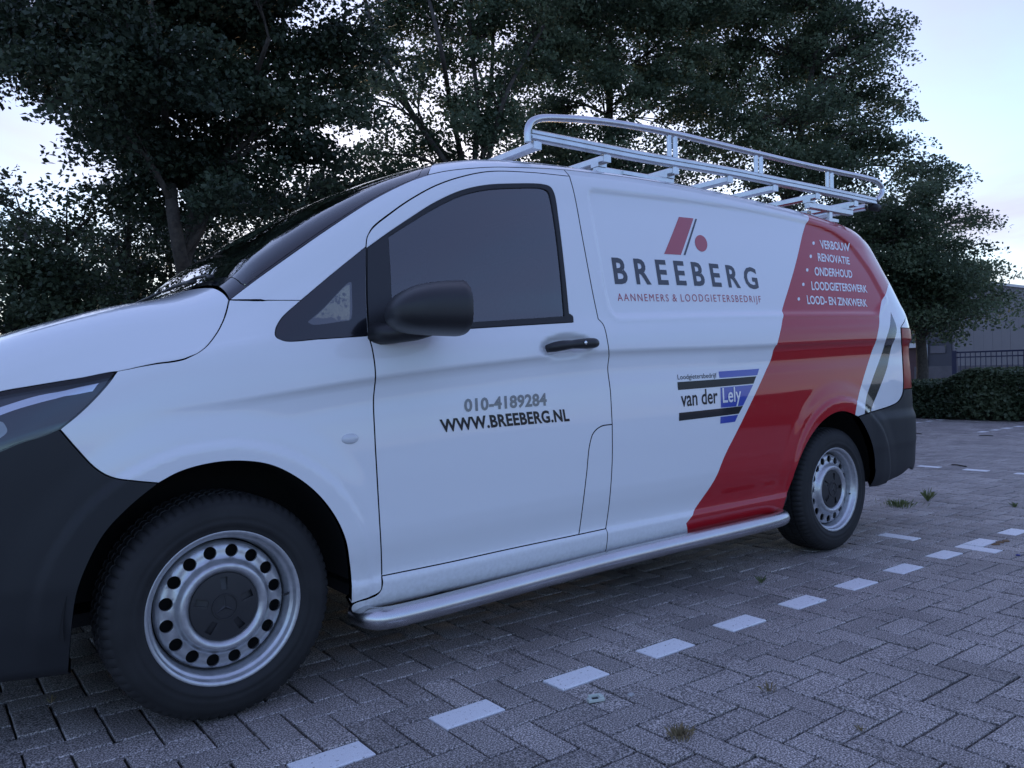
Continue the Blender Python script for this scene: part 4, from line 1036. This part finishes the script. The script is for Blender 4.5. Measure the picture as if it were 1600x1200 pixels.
# ------------------------------------------------------------------ foliage
def leaf_mat(name, col, trans=.25):
    m = bpy.data.materials.new(name); m.use_nodes = True; nt = m.node_tree; nt.nodes.clear(); L = nt.links.new
    o = nt.nodes.new('ShaderNodeOutputMaterial'); d = nt.nodes.new('ShaderNodeBsdfPrincipled'); t = nt.nodes.new('ShaderNodeBsdfTranslucent'); mx = nt.nodes.new('ShaderNodeMixShader')
    at = nt.nodes.new('ShaderNodeAttribute'); at.attribute_name = 'tone'
    hs = nt.nodes.new('ShaderNodeHueSaturation'); hs.inputs['Color'].default_value = (*col, 1)
    mr = nt.nodes.new('ShaderNodeMapRange'); mr.inputs[3].default_value = .55; mr.inputs[4].default_value = 1.5; L(at.outputs['Fac'], mr.inputs[0]); L(mr.outputs[0], hs.inputs['Value'])
    mh = nt.nodes.new('ShaderNodeMapRange'); mh.inputs[3].default_value = .515; mh.inputs[4].default_value = .475; L(at.outputs['Fac'], mh.inputs[0]); L(mh.outputs[0], hs.inputs['Hue'])
    L(hs.outputs[0], d.inputs['Base Color']); d.inputs['Roughness'].default_value = .5; d.inputs['Specular IOR Level'].default_value = .35
    L(hs.outputs[0], t.inputs[0]); mx.inputs[0].default_value = trans; L(d.outputs[0], mx.inputs[1]); L(t.outputs[0], mx.inputs[2]); L(mx.outputs[0], o.inputs[0])
    return m
leaf_dark = leaf_mat('maple_leaf', (.042,.064,.036), .2)
leaf_mid = leaf_mat('lime_leaf', (.105,.148,.085), .45)
leaf_hedge = leaf_mat('hedge_leaf', (.050,.072,.038), .18)
leaf_weed = leaf_mat('weed_leaf', (.15,.19,.08), .3)
bark = material('bark', (.060,.050,.040), .9, vary=(18, .4, 6), bump=(60, .6, .01))
def leaf_mesh(name, C, size, mat, droop=.35, tones=None):
    """one small folded leaf at every point of C"""
    n = len(C); r = rng
    d = r.normal(0, 1, (n, 3)); d[:,2] = d[:,2]*.55-droop; d /= np.linalg.norm(d, axis=1, keepdims=True)
    nn = r.normal(0, 1, (n, 3)); nn[:,2] += .9; w = np.cross(d, nn); w /= np.linalg.norm(w, axis=1, keepdims=True)+1e-9; u = np.cross(w, d)
    s = size*r.uniform(.6, 1.3, n)[:,None]
    base = C-d*s*.5
    lobes = [base, base+d*s*.45+w*s*.36+u*s*.12, base+d*s*1.05, base+d*s*.45-w*s*.36+u*s*.12]
    V = np.stack(lobes, 1).reshape(-1, 3); F = np.arange(4*n).reshape(n, 4)
    me = fast_mesh(name, V, F, mat)
    tn = np.clip((tones if tones is not None else np.full(n, .5))+r.normal(0, .16, n), 0, 1)
    a = me.attributes.new('tone', 'FLOAT', 'FACE'); a.data.foreach_set('value', tn.astype(np.float32))
    return me
def px_at(px, py, depth): return CAM+ray(px, py)*depth
def make_tree(name, label, base, fork_h, trunk_r, blobs, leaf, leaf_size, density, mat, group, stems=None, spray=.34, limb_r=.5, seed=1):
    """blobs: (px, py, rx, ry[, depth offset]) foliage masses seen from the camera's place, turned into volumes at the tree's own distance"""
    global rng
    rng = np.random.default_rng(seed); base = np.array([base[0], base[1], 0.0]); D = float((base-CAM)@CF)
    root = empty(name, tuple(base), label=label, category='tree', group=group)
    wood = MB(); fork = base+np.array([rng.normal(0,.05), rng.normal(0,.05), fork_h])
    cc = [px_at(b_[0], b_[1], D) for b_ in blobs]; hi_ = max(c_[2] for c_ in cc); mx_ = np.mean(cc, 0)
    nodes = []
    if not stems:                                          # a leader with a gentle bend
        paths = [[base, base+(fork-base)*.5+np.array([rng.normal(0,.05), rng.normal(0,.05), 0]), fork, np.array([(fork[0]+mx_[0])/2, (fork[1]+mx_[1])/2, (fork_h+hi_)/2]), np.array([mx_[0], mx_[1], hi_])]]
    else:
        paths = [[base]+[px_at(q[0], q[1], D+(q[2] if len(q) > 2 else rng.uniform(-.25, .25)*k_)) for k_, q in enumerate(st)] for st in stems]
    for P in paths:
        sp_ = crspline(P, .2); rr_ = np.linspace(trunk_r*1.2, .022, len(sp_))**1.0; wood.tube(sp_, list(rr_), 9)
        nodes += [(p, r0) for p, r0 in zip(sp_, rr_) if p[2] > fork_h*.8]
    NP = np.array([p for p, r0 in nodes]); NRad = np.array([r0 for p, r0 in nodes])
    clusters = []; tones = []
    for bl in blobs:
        px_, py_, rx, ry = bl[:4]; off = bl[4] if len(bl) > 4 else rng.uniform(-.8, .8); dens = bl[5] if len(bl) > 5 else 1.0
        d = D+off; c = px_at(px_, py_, d); a, b = rx*d/FPX, ry*d/FPX; cdep = min(max(.7*a, .5), 2.0)
        cost = np.linalg.norm(NP-c, axis=1)+np.maximum(0, NP[:,2]-(c[2]-.5))*1.5; k0 = int(np.argmin(cost)); s_ = NP[k0]
        mid = s_+(c-s_)*.5+np.array([rng.normal(0,.08), rng.normal(0,.08), .10*np.linalg.norm(c-s_)])
        lp = crspline([s_, mid, c], .25); lr = np.linspace(NRad[k0]*.6, .010, len(lp)); wood.tube(lp, list(lr), 6)
        n = max(3, int(dens*density*a*b*3.14/(spray*spray)))
        for k in range(n):
            v = rng.normal(0, 1, 3); v /= np.linalg.norm(v); v *= rng.uniform(.15, 1)**.45
            p = c+CR*v[0]*a+CU*v[1]*b+CF*v[2]*cdep
            if p[2] < .3: continue
            s0 = lp[int(rng.uniform(.35, 1)*(len(lp)-1))]; m_ = s0+(p-s0)*.55+np.array([0, 0, .08*np.linalg.norm(p-s0)])
            wood.tube([s0, m_, p], [.012, .008, .004], 4, cap=False)
            clusters.append((p, (p-s0)/(np.linalg.norm(p-s0)+1e-6))); tones.append(np.clip(.5+.35*rng.normal(), 0, 1))
    C = []; TN = []
    for (p, dr), tn in zip(clusters, tones):
        n = int(leaf*rng.uniform(.6, 1.4)); q = rng.normal(0, 1, (n, 3)); q *= (rng.uniform(0, 1, n)**.4/np.linalg.norm(q, axis=1))[:,None]
        sc = spray*rng.uniform(.75, 1.3); dh = np.array([dr[0], dr[1], dr[2]*.4]); dh /= np.linalg.norm(dh)+1e-6
        q = q*np.array([sc, sc, sc*.48])+dh*(q@dh)[:,None]*sc*.7
        q[:,2] -= .25*(q[:,0]**2+q[:,1]**2)/sc
        C.append(p+q); TN.append(np.full(n, tn))
    C = np.vstack(C); TN = np.concatenate(TN); ok = C[:,2] > .15; C, TN = C[ok], TN[ok]
    t = wood.build('trunk', bark, root, smooth=True)
    me = leaf_mesh('crown', C, leaf_size, mat, tones=TN); cr_ = bpy.data.objects.new('crown', me); finish(cr_, root)
    return root, len(C)
TG = 'trees along the edge of the parking lot'
tot = 0
T1 = at_y(287, 430, 7.0); T2 = at_y(742, 300, 7.2); T3 = at_y(930, 300, 7.6); T4 = at_y(1185, 300, 6.8); T5 = at_y(1438, 560, 6.3)
r_ = make_tree('maple_tree', 'dark maple tree with a low forked trunk behind the van bonnet', T1[:2], 2.15, .085,
    [(60,40,120,90), (170,60,130,110), (300,20,150,120), (430,60,120,110), (200,150,100,70), (310,160,130,90), (430,180,100,80), (290,250,110,60), (380,260,80,50), (230,250,70,60), (80,110,90,45), (20,60,70,70), (520,100,70,90), (500,210,60,45), (250,330,60,50), (345,310,70,50), (-70,30,120,120), (150,-60,170,90), (400,-60,170,90), (180,200,45,25), (160,100,90,70,-1.2), (180,30,90,60,-1.3), (250,90,80,60,-1.2), (170,190,50,40,-1.0)],
    430, .060, 1.15, leaf_dark, TG, stems=[[(287,430), (282,400), (270,330), (265,240), (250,120), (230,-40)], [(287,430), (292,398), (318,345), (335,290), (370,200), (420,60)], [(287,430), (300,300), (210,190), (130,160), (60,158)]], seed=11); tot += r_[1]
r_ = make_tree('maple_tree', 'thin-crowned tree with fanned upright stems behind the van cab', T2[:2], 1.2, .055,
    [(600,60,70,70,.3,.55), (680,40,70,70,.5,.5), (760,50,70,80,0,.6), (560,150,50,60,.2,.6), (640,150,60,60,-.3,.5), (720,150,60,70,.2,.5), (790,140,60,70,0,.7), (600,240,55,40,0,.7), (680,225,60,45,.4,.7), (760,220,60,45,-.2,.8), (830,60,60,90,.5,.8), (650,-60,150,70,0,.8), (800,-60,120,80,0,.8), (540,290,60,40,.3,.9), (620,300,70,40,.6,.9)],
    300, .060, 1.45, leaf_mid, TG, stems=[[(740,330), (700,260), (640,170), (590,60), (560,-40)], [(742,330), (722,250), (705,170), (690,80), (660,-40)], [(744,330), (742,250), (745,150), (735,50), (740,-40)], [(746,330), (765,240), (790,150), (850,40)], [(741,330), (690,235), (610,140), (560,90)], [(745,330), (755,240), (768,120), (772,-20)]], seed=12); tot += r_[1]
r_ = make_tree('maple_tree', 'dense leafy tree rising behind the front of the roof rack', T3[:2], 1.6, .12,
    [(870,60,80,90), (950,50,90,90), (1040,60,80,90), (880,160,70,70), (960,150,90,70), (1050,160,80,70), (900,240,80,40), (1000,240,90,40), (950,-50,150,80), (1090,-40,90,80), (840,210,50,50)],
    290, .063, 1.15, leaf_mid, TG, seed=13); tot += r_[1]
r_ = make_tree('maple_tree', 'broad maple with jagged side sprays behind the rear of the roof rack', T4[:2], 1.7, .14,
    [(1120,70,90,90), (1210,70,90,90), (1290,80,70,90), (1130,180,90,70), (1220,180,90,70), (1310,180,75,70), (1180,270,90,40), (1280,270,90,45), (1350,250,60,45), (1180,-40,140,70), (1290,-20,80,50), (1350,60,45,26), (1385,45,28,14), (1370,80,30,16), (1355,150,45,22), (1392,158,18,10), (1380,200,35,18), (1405,225,25,14), (1420,262,45,22), (1340,120,30,22), (1345,25,30,24)],
    270, .066, 1.25, leaf_mid, TG, spray=.36, seed=14); tot += r_[1]
r_ = make_tree('maple_tree', 'round-headed small tree in the hedge beside the grey warehouse', T5[:2], 1.75, .12,
    [(1400,330,80,60), (1440,400,85,65), (1380,420,70,80), (1450,460,85,55), (1400,490,80,45), (1440,430,90,80), (1390,360,80,70), (1500,370,32,22), (1495,430,45,32), (1530,480,38,28), (1500,500,45,24), (1440,300,40,25), (1350,380,60,80), (1520,345,16,9), (1480,330,26,12), (1555,470,18,9), (1350,480,60,50), (1470,280,14,8), (1535,425,14,7)],
    230, .075, 1.3, leaf_mid, TG, spray=.42, seed=15); tot += r_[1]
# shrubs that close the view low down, further back
SG = 'shrubs behind the tree row'
def shrub(label, base, blobs, leaf=220, size=.06, density=1.1, mat=leaf_hedge, seed=1, name='shrub', stems=None, spray=.33):
    global tot
    r = make_tree(name, label, base, .5, .05, blobs, leaf, size, density, mat, SG, seed=seed, limb_r=.7, stems=stems, spray=spray); r[0]['category'] = 'shrub'; tot += r[1]
def at_g(px, d): p = CAM+ray(px, 600)*d; return p[:2]
shrub('tall dark shrub with a bare leaning stem beside the bonnet', at_g(60, 9.5), [(20,330,70,60), (70,380,90,80), (10,450,80,80), (110,440,80,80), (60,520,90,60), (150,330,40,60), (130,500,80,70), (0,510,70,70), (-20,400,60,90)], seed=21,
      stems=[[(100,480), (60,400), (20,340)], [(105,490), (85,420), (40,385)]])
shrub('slim pointed evergreen standing between shrubs', at_g(205, 11), [(205,262,7,20,0), (203,290,18,16,0), (205,315,30,16,0), (205,345,38,18,0), (205,375,46,20,0), (205,410,55,25,0), (205,460,60,40,0)], 70, .06, 1.6, seed=22, name='evergreen_shrub', spray=.22)
shrub('bushy shrub under the forked maple', at_g(280, 12), [(170,430,80,70), (260,420,90,60), (340,420,90,70), (200,500,90,60), (300,480,90,60), (400,420,80,70), (130,390,50,50), (240,350,60,45), (330,355,60,40)], seed=23)
shrub('dark shrub seen over the lower windscreen', at_g(450, 12), [(420,350,70,60), (500,330,80,50), (470,400,90,60), (560,310,70,45), (420,300,50,35), (520,280,50,28)], seed=24)
shrub('dense shrub behind the cab roof', at_g(640, 13), [(600,300,80,50), (680,300,80,45), (640,360,100,60), (760,300,80,45), (560,330,60,50)], seed=25)
shrub('broad shrub behind the roof rack', at_g(930, 15), [(850,300,90,50), (950,310,90,50), (1050,320,90,45), (900,260,70,40), (1020,270,70,40)], seed=26)
shrub('low shrub behind the rear of the van', at_g(1230, 18), [(1150,330,80,40), (1240,340,80,40), (1320,360,70,60), (1200,390,100,60), (1330,440,70,70), (1300,520,80,60)], seed=27)
rng = np.random.default_rng(5)
# added hedge behind the trees, blocks low horizon light from reaching under the van
h2 = empty('light_blocking_hedge', (4, 9.6, 0), label='added tall dense hedge behind the tree trunks that blocks low horizon light', category='hedge')
n = 60000; xv = rng.uniform(-9, 15, n); top = 1.75+.12*np.sin(xv*1.7)+.08*np.sin(xv*4.3); yv = 9.2+.8*rng.uniform(0, 1, n); zv = top*rng.uniform(0, 1, n)
me = leaf_mesh('foliage', np.stack([xv, yv, np.maximum(zv, .04)], 1), .10, leaf_hedge, droop=.1, tones=np.clip(.5+.3*np.sin(xv*3), 0, 1)); finish(bpy.data.objects.new('foliage', me), h2)
# clipped hedge along the far side of the lot
hr = empty('hedge', (14.6, 2.0, 0), label='low clipped dark green hedge along the far edge of the parking lot', category='hedge')
n = 110000; yv = rng.uniform(-9, 11, n); top = .80-.05*(yv-3)+.09*np.sin(yv*2.3)+.06*np.sin(yv*5.1+1)
top = np.clip(top, .5, 1.25); th = rng.uniform(0, 1, n); xv = 13.75+.10*np.sin(yv*3)+2.2*rng.uniform(0, 1, n)**1.6; zv = top*rng.uniform(.0, 1, n)**.6
skin = rng.uniform(0, 1, n) < .6; xv[skin] = 13.78+.1*np.sin(yv[skin]*3)+.2*np.abs(rng.normal(0, .5, skin.sum())); zv[~skin] = top[~skin]*(1-.22*rng.uniform(0, 1, (~skin).sum())**2)
me = leaf_mesh('foliage', np.stack([xv, yv, np.maximum(zv, .03)], 1), .07, leaf_hedge, droop=.1, tones=np.clip(.5+.3*np.sin(yv*4)+.2*np.sin(xv*7), 0, 1)); finish(bpy.data.objects.new('foliage', me), hr)
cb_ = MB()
for k in range(20): cb_.box((14.75, -8.5+k, .26), (.72, .499, .25))  # added solid dark boxes inside the hedge, closing bright gaps between the leaves
cb_.build('dark_core', material('hedge_dark_core', (.018,.020,.012), .95), hr)['kind'] = 'stuff'
hw = MB()
for k in range(60):
    y = rng.uniform(-9, 11); x = rng.uniform(13.95, 15.6); hw.tube([(x, y, 0), (x+rng.normal(0,.1), y+rng.normal(0,.1), .55)], [.012,.005], 5)
hw.build('stems', bark, hr)['kind'] = 'stuff'

# ------------------------------------------------------------------ warehouse and fence beyond the hedge
clad = material('grey_cladding', (.112,.105,.116), .55, vary=(.6, .06, 3)); clad2 = material('dark_cladding', (.045,.045,.056), .55, vary=(.8, .08, 3))
trim = material('pale_trim', (.55,.55,.54), .5); maroon = material('maroon_door', (.060,.022,.026), .5); navy = material('navy_fence_paint', (.012,.016,.055), .4)
fence_back = material('brick_beyond_fence', (.10,.095,.10), .8, vary=(2, .3))
WX, WY, WH = 35.9, 13.8, 4.62
wh = empty('warehouse', (WX, WY, 0), label='grey clad warehouse with a flat roof and a maroon door', category='building')
w_ = 1.0
for k in range(54):                       # front cladding panels, facing the lot
    x0 = WX+.02+k*w_; m = MB(); m.box((x0+w_/2, WY+.03+.002*(k % 2), WH/2), (w_/2-.006, .03, WH/2)); m.build('cladding_panel', clad, wh)
for k in range(17):                       # end wall, darker boards
    y0 = WY+.07+k*w_; m = MB(); m.box((WX+.03+.002*(k % 2), y0+w_/2, WH/2), (.03, w_/2-.006, WH/2)); m.build('end_panel', clad2, wh)
m = MB(); m.box((WX+27, WY+8.6, WH/2-.05), (26.9, 8.4, WH/2-.05)); m.build('core', clad2, wh)
m = MB(); m.box((WX+27, WY-.02, WH+.06), (27.1, .10, .06)); m.box((WX-.02, WY+8.6, WH+.062), (.10, 8.5, .06)); m.build('parapet', trim, wh)
for px_ in (1549, 1556):
    p = CAM+ray(px_, 440)*37; m = MB(); V = []; 
    x = WX+(p[0]-WX) if p[0] > WX else WX+6
    m.box((max(WX+3, p[0]), WY+1.2, WH+.22), (.5, .4, .16)); o = m.build('roof_vent', trim, wh)
def on_end(px_, py_):                     # point of the end wall seen through a pixel
    d = ray(px_, py_); return CAM+d*((WX-CAM[0])/d[0])
a, b = on_end(1395, 545), on_end(1446, 545); dy0, dy1 = b[1], a[1]; zt_ = a[2]
m = MB(); m.box((WX-.03, (dy0+dy1)/2, zt_/2), (.03, (dy1-dy0)/2, zt_/2)); dr_ = m.build('door', maroon, wh)
for k in range(5): 
    m = MB(); m.box((WX-.068, (dy0+dy1)/2, zt_*(k+.5)/5), (.006, (dy1-dy0)/2-.05, zt_/10-.03)); m.build('door_board', maroon, dr_)
m = MB(); m.box((WX-.25, (dy0+dy1)/2+.05, zt_+.10), (.28, (dy1-dy0)/2+.15, .10)); m.build('canopy', trim, wh)
m = MB(); m.box((WX-.06, dy0-.06, zt_/2), (.05, .05, zt_/2)); m.build('door_post', trim, wh)
a = on_end(1466, 546); m = MB(); m.box((WX-.03, a[1], a[2]), (.03, .32, .16)); m.build('wall_plate', clad, wh)
FXX = 21.5
fr = empty('fence', (FXX, 4, 0), label='dark navy bar fence standing behind the clipped hedge', category='fence')
fz = 1.27; fp = CAM+ray(1492, 560)*((FXX-CAM[0])/ray(1492, 560)[0]); fy1 = fp[1]; fy0 = fy1-9
m = MB(); m.beam((FXX, fy0, fz), (FXX, fy1, fz), .045, .04); m.build('rail', navy, fr); m = MB(); m.beam((FXX, fy0, fz-.13), (FXX, fy1, fz-.13), .035, .03); m.build('rail', navy, fr)
m = MB(); m.beam((FXX, fy0, .12), (FXX, fy1, .12), .035, .03); m.build('rail', navy, fr)
k = 0; y = fy1-.14
while y > fy0:
    m = MB(); m.beam((FXX, y, .02), (FXX, y, fz-.02), .018, .018, up=(1,0,0)); m.build('bar', navy, fr); y -= .125
for y in np.arange(fy1, fy0, -2.5):
    m = MB(); m.box((FXX, y, (fz+.05)/2), (.045, .06, (fz+.05)/2)); m.build('post', navy, fr)
lw = empty('low_wall', (27, 6, 0), label='low mottled wall glimpsed between the fence bars', category='wall')
m = MB(); m.box((27, fy1-3.3, .45), (.12, 7, .45)); m.build('wall', fence_back, lw)

# ------------------------------------------------------------------ small things on the paving
def weed(px_, py_, h, n, spread, label, col=leaf_weed, name='weed'):
    p = at_z(px_, py_, 0); V = []; F = []
    for k in range(n):
        a = rng.uniform(0, 2*math.pi); l = h*rng.uniform(.35, 1.1); rad = spread*abs(rng.normal(0, .45)); w = .0014+.020*min(l, .07)*rng.uniform(.4, 1.2)
        d = np.array([math.cos(a), math.sin(a), 0]); s = np.array([-d[1], d[0], 0]); b = p+d*rad; lean = l*rng.uniform(.1, .8)
        q = [b-s*w*.5, b+s*w*.5, b+d*lean*.5+np.array([0,0,l*.6])+s*w, b+d*lean+np.array([0,0,l*rng.uniform(.6,1)]), b+d*lean*.5+np.array([0,0,l*.6])-s*w]; i = len(V); V += q; F.append((i, i+1, i+2, i+3, i+4))
    me = bpy.data.meshes.new(name); me.from_pydata([tuple(v) for v in V], [], F); me.materials.append(col); at_ = me.attributes.new('tone', 'FLOAT', 'FACE'); at_.data.foreach_set('value', rng.uniform(.2, .9, len(F)).astype(np.float32))
    o = finish(bpy.data.objects.new(name, me), label=label, category='weed'); return o
dry = leaf_mat('dry_grass', (.24,.20,.11), .2)
weed(1405, 791, .055, 170, .13, 'green leafy weed clump growing behind the rear wheel')
weed(1450, 783, .13, 26, .012, 'tall thin pale weed sprig behind the rear bumper')
weed(1202, 1080, .03, 22, .025, 'small yellowish grass tuft between pavers', dry)
weed(1062, 1152, .03, 110, .05, 'dry brown moss tuft lying on the pavers', dry)
weed(1190, 911, .05, 14, .015, 'faint green sprig in the shade beside the white dashes')
weed(80, 1098, .03, 12, .012, 'tiny tuft under the front bumper', dry)
weed(1345, 1142, .02, 14, .012, 'small dry speck of grass in a paver joint', dry)
weed(1585, 792, .04, 40, .03, 'flat green weed at the edge of the far bay', leaf_weed)
# litter: pale crushed plastic clip
p = at_z(931, 1096, 0); lit = material('pale_plastic', (.50,.55,.50), .4); m = MB()
rz = np.array(Matrix.Rotation(R(-20), 3, 'Z'))
m.box(p+np.array([0,0,.006]), (.026,.010,.005), rz); m.box(p+rz@np.array([0,.012,.012]), (.020,.003,.006), rz); m.box(p+rz@np.array([.018,.004,.013]), (.007,.009,.003), rz); m.box(p+rz@np.array([-.004,-.004,.0125]), (.010,.005,.0018), rz, 1)
lo_ = m.build('litter', [lit, black_ink], label='crushed pale green plastic scrap lying on the pavers', category='litter'); mo = lo_.modifiers.new('b', 'BEVEL'); mo.width = .002; mo.segments = 2
def chip(px_, py_, r_, mat, label, name, cat, group=None):
    p = at_z(px_, py_, 0); V = [(p[0]+r_*math.cos(a)*rng.uniform(.6,1.2), p[1]+r_*math.sin(a)*rng.uniform(.5,1), .004+.003*rng.uniform()) for a in np.linspace(0, 2*math.pi, 9)[:-1]]
    V += [(x, y, .001) for x, y, z in V]; F = [tuple(range(8))]+[(i, 8+i, 8+(i+1)%8, (i+1)%8) for i in range(8)]
    mesh_obj(name, V, F, mat, None, False, label=label, category=cat, group=group)
leafm = material('fallen_leaf', (.17,.10,.05), .8); stonem = material('pale_pebble', (.4,.4,.4), .8); bluem = material('blue_scrap', (.01,.02,.25), .4)
chip(986, 1087, .012, stonem, 'small pale pebble beside the crushed plastic scrap', 'pebble', 'pebble')
chip(1590, 868, .014, bluem, 'tiny dark blue scrap near the last white paver', 'blue_scrap', 'litter')
for q in ((1562,848), (1572,846), (1555,851)): chip(*q, .028, leafm, 'dry brown leaf scattered by the last white pavers', 'fallen_leaf', 'leaf', 'dry leaves by the white pavers')
twg = material('twig', (.03,.024,.018), .9)
for k, (q0, q1) in enumerate((((1487,726), (1510,729)), ((1530,681), (1552,681)), ((1426,677), (1440,678)))):
    a, b = at_z(*q0, .006), at_z(*q1, .006); m = MB(); m.tube(crspline([a, (a+b)/2+np.array([.02,.03,.004]), b], .05), .006, 5)
    m.build('twig', twg, label=['thin dark twig lying by the cross dashes', 'dark twig beside the far white dashes', 'short twig behind the rear bumper corner'][k], category='twig')
print('leaves', tot)
